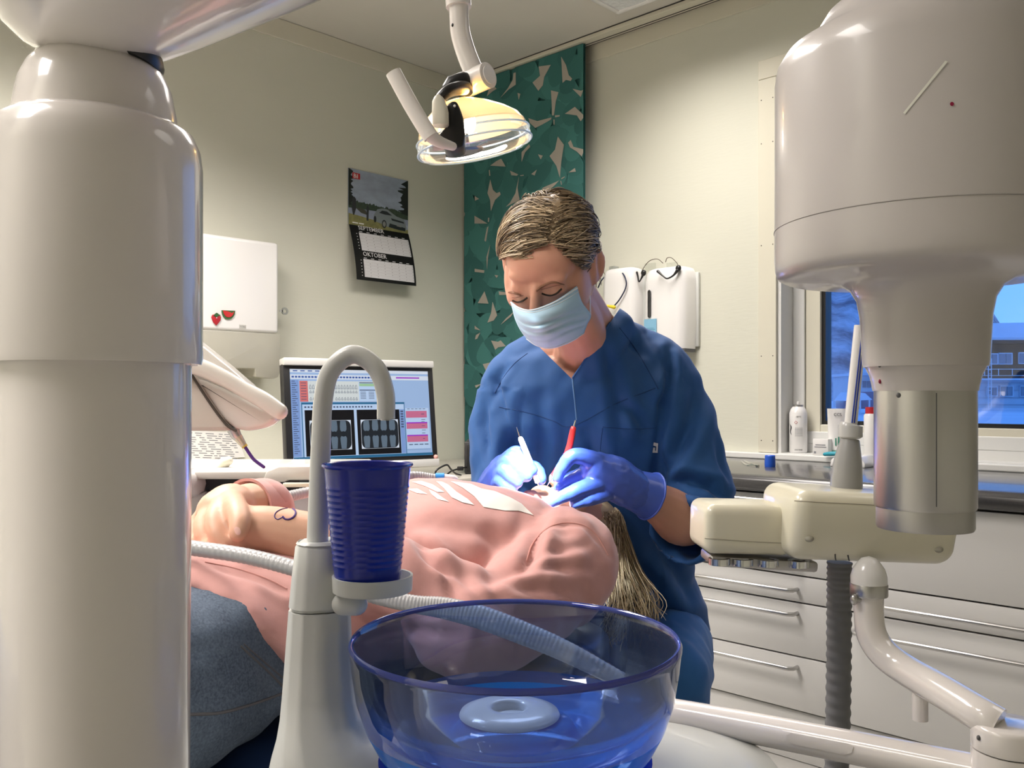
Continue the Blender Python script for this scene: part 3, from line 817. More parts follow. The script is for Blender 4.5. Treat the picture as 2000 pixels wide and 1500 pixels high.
# cables, black computer box
b = NB(); q = 3.12
tube(b, [P(850, 930, 3.0), P(853, 918, 3.0), P(872, 908, 3.02), P(880, 916, 3.05), P(890, 925, 3.1), P(900, 928, 3.15)], .0032, 8, n=5)
for v in b.verts: v.co.z = max(v.co.z, DT + .003)
top('cable', b, black, 'thin black cable looping on the desk beside the monitor', 'cable')
Cb = thing('power_adapter', 'black power adapter with plug lead beside the computer box', 'power adapter', P(896, 925, 3.2))
b = NB(); tube(b, [P(874, 926, 3.15), P(882, 920, 3.18), P(894, 916, 3.2)], .003, 8, n=4); tube(b, [P(904, 914, 3.2), P(912, 912, 3.25), P(920, 911, 3.3)], .003, 8, n=4); obj('lead', b, black, Cb)
b = NB(); box(b, P(899, 915, 3.2), (.022, .016, .014), RCAM, .002); obj('plug_block', b, black, Cb)
q = P(936, 920, 3.35)
Bx = thing('computer_box', 'black upright computer box half hidden behind the dentist', 'computer', (q.x, q.y, DT))
zt = P(920, 861, 3.3).z
b = NB(); box(b, (q.x, q.y, (DT + zt) / 2), (.10, .22, zt - DT), RCAM, .006); obj('case', b, mat('charcoal_case', (.03, .03, .032), .4), Bx)
b = NB(); box(b, V((q.x, q.y, (DT + zt) / 2)) - AHEAD * .111, (.08, .004, zt - DT - .02), RCAM, .001); obj('front_panel', b, black, Bx)

# calendar -----------------------------------------------------------
ca = [atX(678, 328, .004), atX(794, 352, .004), atX(799, 455, .004), atX(682.5, 441, .004)]
y0, y1 = (ca[0].y + ca[3].y) / 2, (ca[1].y + ca[2].y) / 2
z1, z0 = (ca[0].z + ca[1].z) / 2, (ca[2].z + ca[3].z) / 2
zb = z0 - (z1 - z0) * 1.0
CA = thing('wall_calendar', 'hanging wall calendar with a car photo above September and October', 'calendar', (.02, (y0 + y1) / 2, zb))
b = NB(); prism(b, [V((.002, y0, z0)), V((.002, y1, z0)), V((.002, y1, z1)), V((.002, y0, z1))], (.003, 0, 0)); pic = obj('photo_page', b, mat('calendar_sky', srgb(150, 160, 178), .45, var=.35, vscale=14, stretch=(1, 1, 2.2)), CA, 0)
CW, CHh = y1 - y0, z1 - z0
def cp(u, v, k): return V((.005 + k, y0 + u * CW, z1 - v * CHh))
def cpoly(name, ps, m, k, par=pic):
    b = NB()
    for pp in ps: b.faces.new([b.verts.new(cp(u, v, k)) for u, v in pp])
    bmesh.ops.recalc_face_normals(b, faces=b.faces); return obj(name, b, m, par, 0)
random.seed(3)
tree = [(0, .70)] + [(i / 60, .56 + .04 * i / 60 + random.uniform(-.025, .02)) for i in range(61)] + [(1, .80), (.5, .74)]
cpoly('photo_forest', [tree], mat('calendar_forest', srgb(52, 66, 52), .6, var=.6, vscale=60), .0003)
cpoly('photo_water', [[(0, .70), (.5, .68), (.5, .84), (0, .80)], [(.9, .74), (1, .74), (1, .85), (.9, .82)]], mat('calendar_water', srgb(140, 148, 168), .6), .0004)
cpoly('photo_ground', [[(0, .80), (.2, .82), (.5, .86), (1, .93), (1, 1), (0, 1)]], mat('calendar_ground', srgb(125, 122, 75), .6, var=.5, vscale=50), .0005)
def ragged(side):
    P_ = []
    edge_u = 0 if side < 0 else 1
    for i in range(26):
        v = i / 25 * .62 + .02
        P_.append((edge_u - side * (.03 + random.random() * (.07 if side < 0 else .16) * (1 if side > 0 else .8)), v))
    return [(edge_u, .0)] + P_ + [(edge_u, .66)]
for sd in (-1, 1): cpoly('photo_branches', [ragged(sd)], mat('calendar_branches', srgb(26, 32, 28), .6), .0006)
car = [(.42, .86), (.41, .76), (.44, .70), (.47, .64), (.55, .61), (.64, .61), (.73, .67), (.80, .71), (.92, .74), (.95, .80), (.97, .90), (.95, .96), (.80, .95), (.64, .93), (.56, .90)]
cpoly('photo_car', [car], mat('calendar_car', srgb(120, 128, 132), .4), .0007)
cpoly('photo_car_window', [[(.50, .70), (.55, .65), (.63, .65), (.72, .71), (.60, .715)]], mat('calendar_car_dark', srgb(24, 30, 36), .4), .0008)
def disc(u, v, ru, rv): return [(u + ru * math.cos(a), v + rv * math.sin(a)) for a in np.linspace(0, 2 * PI, 18, endpoint=False)]
cpoly('photo_car_wheel', [disc(.585, .89, .04, .075), disc(.43, .83, .022, .06), [(.68, .86), (.95, .90), (.95, .96), (.80, .95), (.66, .93)], [(.70, .76), (.92, .79), (.93, .82), (.72, .80)]], mat('calendar_car_dark', (0, 0, 0)), .0009)
cpoly('photo_car_rim', [disc(.585, .89, .026, .05), [(.80, .86), (.88, .87), (.88, .90), (.80, .89)]], mat('calendar_rim', srgb(128, 128, 126), .4), .001)
cpoly('photo_angler', [[(.05, .70), (.06, .52), (.09, .49), (.12, .53), (.12, .70), (.09, .82), (.07, .82)], [(.29, .88), (.29, .64), (.31, .60), (.33, .65), (.32, .88)]], mat('calendar_figures', srgb(40, 42, 46), .5), .0009)
cpoly('photo_boat', [[(.12, .69), (.20, .76), (.30, .78), (.28, .70), (.2, .68)]], mat('calendar_boat', srgb(62, 60, 50), .5), .00085)
cpoly('logo_field', [[(.06, .065), (.185, .065), (.185, .17), (.06, .17)]], mat('logo_red', srgb(178, 30, 38), .5), .0012)
text('logo_lettering', 'Bil', CHh * .105, cp(.075, .155, .0015), (0, 1, 0), (0, 0, 1), white, pic, bold=.0001)
b = NB()
for u, w in ((.06, .09), (.165, .08)): prism(b, [cp(u, .965, .0012), cp(u + w, .965, .0012), cp(u + w, .945, .0012), cp(u, .945, .0012)], (.0003, 0, 0))
obj('photo_caption', b, white, pic, 0)
# month page swings away from the wall
def lp(u, v, k=0.):
    t = v
    x = .008 + .052 * (1 - (1 - t) ** 1.6) + k
    return V((x, y0 + u * CW, z0 - v * CHh))
b = NB(); rows = []
for j in range(13):
    rows.append([lp(u, j / 12) for u in (0, .25, .5, .75, 1)])
ring_faces(b, rows, cap=False, closed=False); bmesh.ops.solidify(b, geom=b.faces[:], thickness=.004)
bmesh.ops.recalc_face_normals(b, faces=b.faces)
pg = obj('month_page', b, mat('calendar_black', (.018, .018, .018), .35), CA)
def lgrid(name, rs, m, k):
    b = NB()
    for u0, v0, u1, v1 in rs:
        n = max(1, int((v1 - v0) * 14))
        for j in range(n):
            a, c = v0 + (v1 - v0) * j / n, v0 + (v1 - v0) * (j + 1) / n
            b.faces.new([b.verts.new(q) for q in (lp(u0, c, k), lp(u1, c, k), lp(u1, a, k), lp(u0, a, k))])
    o = obj(name, b, m, pg, 0)
    if len(rs) > 2: o['kind'] = 'stuff'
    return o
for t_ in ((.13, .13, .965, .46), (.13, .615, .965, .94)): lgrid('date_table', [t_], mat('calendar_paper', (.66, .65, .66), .6), .0012)
gl = []
for t0, t1 in ((.13, .46), (.615, .94)):
    for i in range(1, 6): gl.append((.13, t0 + (t1 - t0) * i / 6 - .002, .965, t0 + (t1 - t0) * i / 6 + .001))
lgrid('table_line', gl, mat('calendar_line', (.5, .46, .48), .6), .0016)
dn = []
for t0, t1 in ((.13, .46), (.615, .94)):
    for i in range(6):
        for j in range(7):
            if (i * 7 + j) % 37 in (0, 1): continue
            v = t0 + (t1 - t0) * (i + .35) / 6; u = .13 + .835 * (j + .82) / 7
            dn.append((u, v, u + .012, v + .012))
lgrid('date_number', dn, mat('calendar_grey_ink', (.28, .27, .28), .6), .0018)
lgrid('weekday_text', [(.14 + .119 * j, v, .19 + .119 * j, v + .012) for j in range(7) for v in (.105, .59)] + [(.085, .15 + i * .055 + o, .10, .165 + i * .055 + o) for i in range(6) for o in (0, .485)], mat('calendar_paper', (0, 0, 0)), .0014)
for s, v in (('SEPTEMBER', .075), ('OKTOBER', .56)):
    q = lp(.13, v, .0035); text('month_lettering', s, .026, q, (0, 1, 0), lp(0, v - .1) - lp(0, v), mat('calendar_paper', (0, 0, 0)), pg, bold=.0001)

# paper towel dispenser ----------------------------------------------
FX = .105
q1 = atX(545, 475, FX); zT = q1.z; zM = atX(545, 652, FX).z; zB = atX(545, 740, FX).z
yR = q1.y; yL = yR - .335
TD = thing('paper_towel_dispenser', 'white paper towel dispenser with a grey see-through lower cover', 'towel dispenser', (FX / 2, (yL + yR) / 2, zB))
b = NB(); box2(b, (.002, yL, zM), (FX, yR, zT), .013, 4); obj('body', b, white, TD)
b = NB()
pr = [(yL + .003, zM - .0005), (yR + .002, zM - .0005), (yR + .002, zB + .022), (yR - .006, zB + .006), (yR - .022, zB), (yR - .095, zB + .006), (yR - .098, zB + .035), (yL + .09, zB + .035), (yL + .088, zB), (yL + .003, zB)]
prism(b, [V((.004, y, z)) for y, z in pr], (FX - .0, 0, 0), .003); obj('lower_cover', b, mat('smoky_grey_plastic', (.56, .54, .46), .25, trans=.35, coat=.3), TD)
b = NB(); box2(b, (.01, yL + .03, zB + .05), (FX - .02, yR - .03, zM)); obj('towel_stack', b, paper, TD, 0)
KY = thing('key', 'small grey key stuck in the side of the towel dispenser', 'key', atX(556, 612, .06))
b = NB(); k0 = atX(547, 607, .05); box(b, k0 + V((0, .004, 0)), (.004, .012, .008)); obj('shaft', b, greywhite, KY, 0)
b = NB(); lathe(b, [(.007, -.002), (.014, -.002), (.014, .002), (.007, .002), (.007, -.002)], k0 + V((0, .020, 0)), Matrix.Rotation(PI / 2, 3, 'Y'), 20); obj('bow', b, mat('grey_key_plastic', (.35, .36, .33), .4), KY)
b = NB(); lg = atX(474, 638, FX + .0005); box(b, lg, (.001, .026, .013), None, 0); lo = obj('logo', b, mat('logo_grey', (.50, .49, .46), .5), TD, 0)
text('logo_lettering', 'TORK', .0085, lg + V((.0008, -.011, -.003)), (0, 1, 0), (0, 0, 1), mat('logo_grey_dark', (.25, .25, .24), .5), lo)
# fruit magnets
def fm(px, py): return atX(px, py, FX + .001)
M1 = thing('strawberry_magnet', 'red strawberry magnet on the towel dispenser', 'magnet', fm(422, 635), 'fruit magnets')
prism_b = NB(); prism(prism_b, [fm(*q) for q in ((412, 620), (414, 615), (420, 613), (427, 614), (431, 619), (430, 626), (422, 636), (416, 630))], (.004, 0, 0), .001); obj('berry', prism_b, mat('berry_red', (.42, .02, .03), .35, coat=.4), M1)
b = NB(); prism(b, [fm(*q) for q in ((415, 617), (418, 614), (422, 611), (426, 614), (430, 616), (425, 617), (421, 620), (418, 617))], (.006, 0, 0)); obj('leaf', b, mat('leaf_green', (.03, .10, .03), .5), M1, 0)
b = NB(); ell(b, fm(422, 621) + V((.005, 0, 0)), (.001, .002, .002), u=8, v=6); obj('highlight', b, white, M1)
M2 = thing('watermelon_magnet', 'red watermelon slice magnet on the towel dispenser', 'magnet', fm(446, 622), 'fruit magnets')
arc = [(432.5, 606)] + [(445.5 + 13 * math.cos(a), 608 + 16 * math.sin(a)) for a in np.linspace(PI * .95, .05, 12)] + [(458.5, 607)]
b = NB(); prism(b, [fm(*q) for q in arc], (.003, 0, 0)); obj('rind', b, mat('rind_green', (.05, .12, .04), .4), M2, 0)
arc2 = [(434, 607), (440, 609), (449, 612), (457, 609)]
fl = [(434.5, 606)] + [(445.5 + 10.5 * math.cos(a), 607 + 13 * math.sin(a)) for a in np.linspace(PI * .92, .08, 12)] + [(456.5, 608), (452, 612), (447, 609)]
b = NB(); prism(b, [fm(*q) for q in fl], (.0045, 0, 0)); obj('flesh', b, mat('melon_red', (.50, .03, .03), .35, coat=.4), M2, 0)
# notices on the wall
def sheet(pts, label, n, seed):
    b = NB(); prism(b, pts, (.0012, 0, 0)); o = top('notice_sheet', b, paper, label, 'paper', 'notices above the desk', 0)
    random.seed(seed); b = NB()
    a, c, d_, e = pts
    def q(u, v): return a + (c - a) * u + (e - a) * v + V((.0016, 0, 0))
    for i in range(n):
        v = .07 + .86 * i / n; u0 = .04
        while u0 < .9:
            w = random.uniform(.05, .16)
            b.faces.new([b.verts.new(x) for x in (q(u0, v + .3 / n), q(min(u0 + w, .95), v + .3 / n), q(min(u0 + w, .95), v), q(u0, v))])
            u0 += w + random.uniform(.02, .09)
    obj('print', b, mat('grey_ink', (.25, .25, .27), .7), o, 0)
    return o
sheet([atX(330, 838, .003), atX(463, 845, .003), atX(478, 893, .003), atX(345, 900, .003)], 'printed list sheet on the wall above the desk, upper one', 12, 1)
sheet([atX(330, 903, .006), atX(470, 897, .006), atX(478, 925, .006), atX(335, 930, .006)], 'printed sheet on the wall below the longer list', 4, 2)

# ================================================================== outside the window
snow = mat('trodden_snow', (.62, .66, .74), .9, var=.15, vscale=.2)
b = NB(); box2(b, (-260, .6, -.5), (260, 420, -.25)); struct('ground_outside', b, snow)
hill = mat('wooded_hillside', (.20, .23, .28), .95, var=.7, vscale=.03)
def hm(n, col_lo, col_hi):
    m = bpy.data.materials.new(n); m.use_nodes = True
    nn, l = m.node_tree.nodes, m.node_tree.links; bs = nn['Principled BSDF']; bs.inputs['Roughness'].default_value = .95
    tc = nn.new('ShaderNodeTexCoord'); nz = nn.new('ShaderNodeTexNoise'); nz.inputs['Scale'].default_value = .035; nz.inputs['Detail'].default_value = 9; nz.inputs['Roughness'].default_value = .68
    r = nn.new('ShaderNodeValToRGB'); r.color_ramp.elements[0].position = .42; r.color_ramp.elements[0].color = (*col_lo, 1); r.color_ramp.elements[1].position = .62; r.color_ramp.elements[1].color = (*col_hi, 1)
    l.new(tc.outputs['Object'], nz.inputs['Vector']); l.new(nz.outputs['Fac'], r.inputs[0]); l.new(r.outputs[0], bs.inputs['Base Color']); return m
b = NB(); rows = []
for j in range(28):
    row = []
    for i in range(70):
        d = 260 + j * 22; px = 1200 + i * 18
        q = c2w((px - 1000) / FPX * d, d, 0)
        hgt = (j / 27) ** .8 * (205 + 30 * math.sin(i * .16 + .8) - max(0, i - 31) * 15)
        hgt = max(hgt, 0) + 9 * noise.noise(V((i * .35, j * .4, 0))) * min(1, j / 4)
        row.append(V((q.x, q.y, hgt - 3)))
    rows.append(row)
ring_faces(b, rows, cap=False, closed=False); bmesh.ops.recalc_face_normals(b, faces=b.faces)
top('mountain', b, hm('snowy_mountain', (.11, .13, .18), (.50, .55, .64)), 'steep snow streaked mountainside beyond the yard outside the window', 'mountain', smooth=60)
# two storey building
BD = 80.
def bp(px, py, k=0.): return P(px, py, BD - k)
BL = thing('two_storey_building', 'two storey building with dark brown upper floor and snowy roof outside', 'building', bp(2010, 800, 0))
BL.location.z = -.25; ORG[BL] = V(BL.location)
def bbox(b, px0, py0, px1, py1, k, t):
    pts = [bp(px0, py1, k), bp(px1, py1, k), bp(px1, py0, k), bp(px0, py0, k)]
    prism(b, pts, AHEAD * t); return b
bwall = mat('pale_cladding', (.55, .60, .66), .7, var=.1, vscale=1.); bbrown = mat('brown_cladding', (.075, .035, .03), .8, var=.3, vscale=2.)
b = NB(); bbox(b, 1893, 740, 2150, 806, 0, 9); obj('lower_wall', b, bwall, BL, 0)
b = NB(); bbox(b, 1893, 664, 2150, 740, .15, 9); obj('upper_wall', b, bbrown, BL, 0)
b = NB(); prism(b, [bp(1885, 668, .8), bp(2160, 666, .8), P(2160, 636, BD + 5), P(1885, 640, BD + 5)], UP * .4); prism(b, [P(1885, 640, BD + 5), P(2160, 636, BD + 5), P(2160, 668, BD + 10), P(1885, 668, BD + 10)], UP * .4); obj('roof', b, snow, BL, 0)
b = NB(); bbox(b, 1885, 664, 2160, 671, .9, .2); obj('fascia', b, bbrown, BL, 0)
glassm = mat('dusk_window_glass', (.16, .20, .26), .15, coat=.5); framem = mat('white_window_trim', (.62, .68, .75), .6)
for x0, y0, x1, y1 in ((1894, 691, 1906, 714), (1926, 690, 1950, 712), (1951, 689, 1978, 712), (1990, 688, 2014, 711), (1895, 755, 1906, 775), (1928, 755, 1949, 774), (1954, 753, 1980, 775), (1993, 753, 2016, 775)):
    b = NB(); bbox(b, x0, y0, x1, y1, .3, .3); w = obj('window', b, framem, BL, 0)
    b = NB(); bbox(b, x0 + 2, y0 + 2, (x0 + x1) / 2 - .7, y1 - 2, .38, .2); bbox(b, (x0 + x1) / 2 + .7, y0 + 2, x1 - 2, y1 - 2, .38, .2); obj('pane', b, glassm, w, 0)
b = NB()
for y in (720.5, 733): bbox(b, 1893, y, 2150, y + 1, 1.2, .05)
for x in range(1896, 2150, 27): bbox(b, x, 720, x + 1, 734, 1.2, .05)
obj('balcony_railing', b, framem, BL, 0)
b = NB(); bbox(b, 1893, 739, 2150, 742, 1.3, 1.3); obj('balcony_floor', b, framem, BL, 0)
b = NB()
for x in (1930, 1936): bbox(b, x, 700, x + 1.2, 804, 1.6, .05)
for y in range(706, 804, 8): bbox(b, 1930, y, 1937, y + .8, 1.6, .05)
obj('ladder', b, framem, BL, 0)
b = NB()
for y in (748, 762, 777, 790): bbox(b, 1893, y, 2150, y + .5, .1, .1)
obj('cladding_board', b, mat('cladding_line', (.35, .40, .46), .8), BL, 0)
b = NB(); bbox(b, 1893, 797, 2150, 806, .6, .6); obj('snow_bank', b, snow, BL, 0)
# house, shed and car further left
HD = 95.
def hp(px, py, k=0.): return P(px, py, HD - k)
HS = thing('white_house', 'pale flat roofed house with a window band under the mountainside', 'house', hp(1710, 795)); HS.location.z = -.25; ORG[HS] = V(HS.location)
b = NB(); prism(b, [hp(1680, 797), hp(1790, 797), hp(1790, 733), hp(1680, 733)], AHEAD * 8); obj('wall', b, bwall, HS, 0)
b = NB(); prism(b, [hp(1678, 733, .5), hp(1792, 733, .5), hp(1792, 728, .5), hp(1678, 728, .5)], AHEAD * 9); obj('roof', b, snow, HS, 0)
b = NB(); prism(b, [hp(1695, 728), hp(1712, 728), hp(1712, 713), hp(1695, 713)], AHEAD * 3); obj('penthouse', b, bwall, HS, 0)
for i in range(5):
    b = NB(); x = 1685 + i * 9.5; prism(b, [hp(x, 757, .1), hp(x + 7.5, 757, .1), hp(x + 7.5, 744, .1), hp(x, 744, .1)], AHEAD * .2); obj('window', b, glassm, HS, 0)
SD = 60.
SH_ = thing('snowy_shelter', 'small open shelter with a snowy tent roof in the yard', 'shelter', P(1682, 800, SD)); SH_.location.z = -.25; ORG[SH_] = V(SH_.location)
b = NB(); prism(b, [P(1660, 783, SD), P(1704, 781, SD), P(1690, 768, SD), P(1674, 766, SD)], AHEAD * 3); obj('roof', b, snow, SH_, 0)
b = NB()
for x in (1666, 1680, 1698):
    tube(b, [V((P(x, 783, SD + .5).x, P(x, 783, SD + .5).y, -.25)), P(x, 780, SD + .5)], .06, 6)
obj('post', b, framem, SH_)
q = P(1702, 790, 66.)
CR = thing('parked_car', 'dark blue car parked in the snowy yard', 'car', (q.x, q.y, -.25))
b = NB(); rings = []
Rr = RIGHT
pr = [(-2.0, 0), (-2.05, .55), (-1.5, .75), (-.9, 1.25), (.7, 1.28), (1.3, .8), (2.0, .65), (2.05, 0)]
prism(b, [V((q.x, q.y, .1)) + Rr * u + UP * w for u, w in pr], AHEAD * 1.7, .06); obj('body', b, mat('blue_car_paint', (.03, .07, .18), .3, coat=.6), CR)
for u in (-1.25, 1.25):
    b = NB(); lathe(b, [(0, 0), (.33, 0), (.33, .2), (0, .2)], V((q.x, q.y, .08)) + Rr * u, RCAM @ Matrix.Rotation(-PI / 2, 3, 'X'), 20); obj('wheel', b, darkgrey, CR)

# ================================================================== dental unit column (nearest, left)
cx, cy = -.278, .60
cc = c2w(cx, cy, 0)
COLM = thing('unit_column', 'tall glossy white equipment column with a domed neck and hood arm', 'column', cc)
b = NB(); lathe(b, [(0, 0), (.066, 0), (.068, .01), (.068, .05), (.064, .07), (.060, .085), (0, .085)], cc); obj('foot', b, warmwhite, COLM)
b = NB(); lathe(b, [(0, .07), (.0565, .07), (.0600, .995), (.060, 1.01), (0, 1.01)], cc, seg=72); obj('post', b, warmwhite, COLM)
b = NB(); lathe(b, [(.058, 1.004), (.0665, 1.002), (.0674, 1.006), (.0674, 1.135), (.0660, 1.147), (.0622, 1.156), (.0560, 1.161), (.046, 1.162), (0, 1.162)], cc, seg=72); obj('upper_shell', b, warmwhite, COLM, 50)
b = NB(); lathe(b, [(0, 1.155), (.0515, 1.155), (.0505, 1.170), (.0475, 1.186), (.0430, 1.1965), (.0385, 1.2025), (.034, 1.2045), (0, 1.2045)], cc, seg=60); obj('neck', b, warmwhite, COLM, 60)
b = NB(); lathe(b, [(0, -.005), (.037, -.005), (.0385, 0), (.037, .005), (0, .005)], c2w(cx + .006, cy - .004, 1.2065), Matrix.Rotation(math.radians(6), 3, AHEAD) @ Matrix.Rotation(math.radians(-4), 3, RIGHT), 40); obj('seal', b, black, COLM)
b = NB(); rings = []
for (px, py, d, w, h) in ((188, 108, .600, .036, .036), (190, 101, .600, .0415, .041), (205, 70, .592, .058, .052), (250, 10, .575, .082, .066), (300, -60, .555, .108, .078), (360, -150, .53, .13, .085), (430, -240, .51, .145, .088)):
    ax = (RIGHT * 1. - UP * -.04).normalized(); ay = AHEAD
    tl = (RIGHT * math.cos(.10) - UP * math.sin(.10)).normalized()
    rings.append(oval(P(px, py, d), tl, (AHEAD + UP * .25).normalized(), w, h, 40, 2.6))
ring_faces(b, rings); bmesh.ops.recalc_face_normals(b, faces=b.faces); obj('hood_arm', b, warmwhite, COLM, 60)

# ================================================================== x-ray tube head (nearest, right)
xm = mat('xray_housing_white', (.55, .515, .50), .3, coat=.35)
XH = .60
xc0 = P(1806, 775, XH)
XR_ = thing('xray_head', 'white x-ray tube head with a brushed metal cone hanging at the right', 'x-ray machine', (xc0.x, xc0.y, .894))
b = NB()
prof = [(0, 1.000), (.0385, 1.000), (.0392, 1.003), (.0400, 1.020), (.0408, 1.034), (.0428, 1.045), (.047, 1.0525), (.053, 1.0565), (.060, 1.0580), (.080, 1.0590), (.090, 1.0600), (.0945, 1.0622), (.0962, 1.067), (.0968, 1.075), (.0965, 1.195), (.0950, 1.205), (.0905, 1.2125), (.080, 1.219), (.072, 1.2245), (.068, 1.231), (.063, 1.239), (.054, 1.245), (.040, 1.249), (.02, 1.251), (0, 1.251)]
lathe(b, prof, (xc0.x, xc0.y, 0), seg=96)
xb = obj('housing', b, xm, XR_, 60)
bv = bvh_of(xb)
b = NB(); lathe(b, [(.0968, 1.0935), (.0972, 1.0939), (.0968, 1.0943)], (xc0.x, xc0.y, 0), seg=96); obj('seam_line', b, mat('seam_grey', (.35, .33, .31), .5), xb)
b = NB(); patch(b, bv, [(1764, 221), (1846, 119), (1851, 121), (1768, 223)], .0005, 12); obj('tape_strip', b, mat('pale_tape', (.78, .78, .70), .3), xb)
b = NB(); patch(b, bv, [(1859 + 4 * math.cos(t), 203.5 + 4 * math.sin(t)) for t in np.linspace(0, 2 * PI, 14, endpoint=False)], .0005, 3); obj('red_dot', b, mat('dot_red', (.28, .01, .05), .5), xb)
b = NB(); lathe(b, [(0, .984), (.0325, .984), (.0332, .988), (.0345, .994), (.0368, .999), (.0378, 1.0015), (0, 1.0015)], (xc0.x, xc0.y, 0), seg=72); co = obj('collar', b, xm, XR_, 60)
bv = bvh_of(co)
for (px, py, m) in ((1718, 713, black), (1719, 745, MATS['dot_red'])):
    q = on_surf(bv, px, py, 0)
    if q: b = NB(); ell(b, q, (.0012, .0012, .0016), u=8, v=6); obj('index_mark', b, m, co)
b = NB(); lathe(b, [(0, .906), (.0312, .906), (.0318, .9075), (.0318, .984), (0, .984)], (xc0.x, xc0.y, 0), seg=72); cn = obj('cone', b, steel, XR_, 50)
bv = bvh_of(cn); q = on_surf(bv, 1755, 772, -.001)
if q: b = NB(); ell(b, q, (.002, .002, .002), u=10, v=8); obj('screw', b, darkgrey, cn)
b = NB(); seam(b, bv, [(1829, 755), (1829, 830), (1829, 900), (1829, 990)], .00035, .0001); obj('joint_line', b, darkgrey, cn)
b = NB(); lathe(b, [(0, .892), (.0298, .892), (.0305, .8935), (.0305, .9065), (0, .9065)], (xc0.x, xc0.y, 0), seg=72); obj('rim_ring', b, mat('matt_steel', (.50, .49, .48), .42, 1.), XR_, 50)
# the arm that carries it, out of the picture overhead
b = NB(); tube(b, [V((xc0.x, xc0.y, 1.245)), V((xc0.x, xc0.y, 1.32)), V((xc0.x, xc0.y, 1.36)) + RIGHT * .06, V((xc0.x, xc0.y, 1.40)) + RIGHT * .35 , V((XR, xc0.y + .35, 1.42))], .028, 20, n=6); obj('carrying_arm', b, xm, XR_)

# ================================================================== spittoon unit with tower, bowl, spout
SD_ = .72
SU = thing('spittoon_unit', 'grey white spittoon unit with a slim tower and filler spout', 'spittoon', c2w(-.02, .76, 0))
def sect(px0, px1, py, d, dep, seg=8):
    """hexagon-like tower section with a ridge towards the viewer"""
    a, c = P(px0, py, d), P(px1, py, d); w = c - a
    m = a + w * .45 - AHEAD * dep
    return [a, a + w * .06 - AHEAD * dep * .5, m - w * .22 - AHEAD * -.002, m, c - w * .20 - AHEAD * dep * .75, c - w * .02 - AHEAD * dep * .35, c + AHEAD * dep * .8, a + w * .5 + AHEAD * dep * 1.6, a + AHEAD * dep * .8]
b = NB(); ring_faces(b, [sect(*q) for q in ((582, 672, 1056, .735, .016), (577, 676, 1061, .735, .018), (570, 678, 1120, .735, .019), (563, 680, 1189, .735, .020))]); bmesh.ops.recalc_face_normals(b, faces=b.faces)
bmesh.ops.bevel(b, geom=[e for e in b.edges], offset=.0025, segments=2, affect='EDGES'); obj('tower_head', b, greywhite, SU, 40)
b = NB(); ring_faces(b, [sect(*q) for q in ((563, 680, 1190.5, .735, .0205), (556, 683, 1280, .735, .021), (550, 688, 1360, .735, .024), (546, 700, 1405, .735, .03), (540, 730, 1440, .735, .04), (530, 800, 1475, .735, .05), (520, 860, 1520, .735, .06))]); bmesh.ops.recalc_face_normals(b, faces=b.faces)
bmesh.ops.bevel(b, geom=[e for e in b.edges if abs((e.verts[0].co - e.verts[1].co).normalized().z) > .5], offset=.004, segments=2, affect='EDGES'); obj('tower', b, greywhite, SU, 50)
b = NB()
q = c2w(.018, .735, 0)
ring_faces(b, [oval((q.x, q.y, z), RIGHT, AHEAD, a * 1.64, a, 48, 3.2) for z, a in ((0, .12), (.02, .125), (.40, .13), (.60, .135), (.655, .132), (.672, .124), (.680, .105), (.682, .08))]); bmesh.ops.recalc_face_normals(b, faces=b.faces); obj('unit_body', b, greywhite, SU, 60)
b = NB(); spp = [(620, 1062, .735, .0088), (623, 980, .735, .0086), (627, 860, .733, .0080), (632, 775, .732, .0078), (648, 722, .73, .0078), (690, 692, .73, .0078), (733, 717, .728, .0076), (752, 765, .727, .0075), (754, 818, .727, .0074)]
tube(b, [P(x, y, d) for x, y, d, r in spp], [r for *_, r in spp], 24, n=8); obj('spout', b, greywhite, SU, 60)
b = NB(); tube(b, [P(754, 817, .727), P(754, 821, .727)], .0045, 16); obj('spout_nozzle', b, steel, SU)
# cup ring
cupc = P(718, 1130, .715)
b = NB(); zc = P(718, 1140, .715).z
lathe(b, [(.0285, zc - .005), (.0315, zc - .005), (.0320, zc + .007), (.0300, zc + .007), (.0285, zc - .002), (.0285, zc - .005)], (cupc.x + RIGHT.x * .004, cupc.y + RIGHT.y * .004, 0), seg=48)
lathe(b, [(0, zc - .006), (.030, zc - .006), (.030, zc - .003), (0, zc - .003)], (cupc.x + RIGHT.x * .004, cupc.y + RIGHT.y * .004, 0), seg=48)
box(b, P(684, 1141, .718), (.02, .016, .017), RCAM, .003); obj('cup_ring', b, greywhite, SU, 50)
b = NB(); tube(b, [P(670, 1180, .715), P(696, 1180, .713)], .009, 16, rnd=True); obj('knob', b, greywhite, SU)
# cup
CUP = thing('drinking_cup', 'ribbed dark blue plastic cup standing in the white ring', 'cup', (cupc.x, cupc.y, zc - .003))
prof = [(0, zc - .002), (.0245, zc - .002), (.0255, zc)]
zr = P(720, 905, .715).z
for k in range(60):
    t = k / 59; prof.append((.0257 + .0085 * t + (.00045 if (k % 3 == 1 and .12 < t < .86) else 0), zc + .001 + (zr - .004 - zc) * t))
prof += [(.0352, zr - .003), (.0362, zr - .0015), (.0358, zr), (.0345, zr - .0008), (.0335, zr - .004), (.0250, zc + .003), (0, zc + .003)]
b = NB(); lathe(b, prof, (cupc.x, cupc.y, 0), seg=72); obj('body', b, mat('navy_blue_plastic', (.003, .018, .33), .22, coat=.3), CUP, 30)
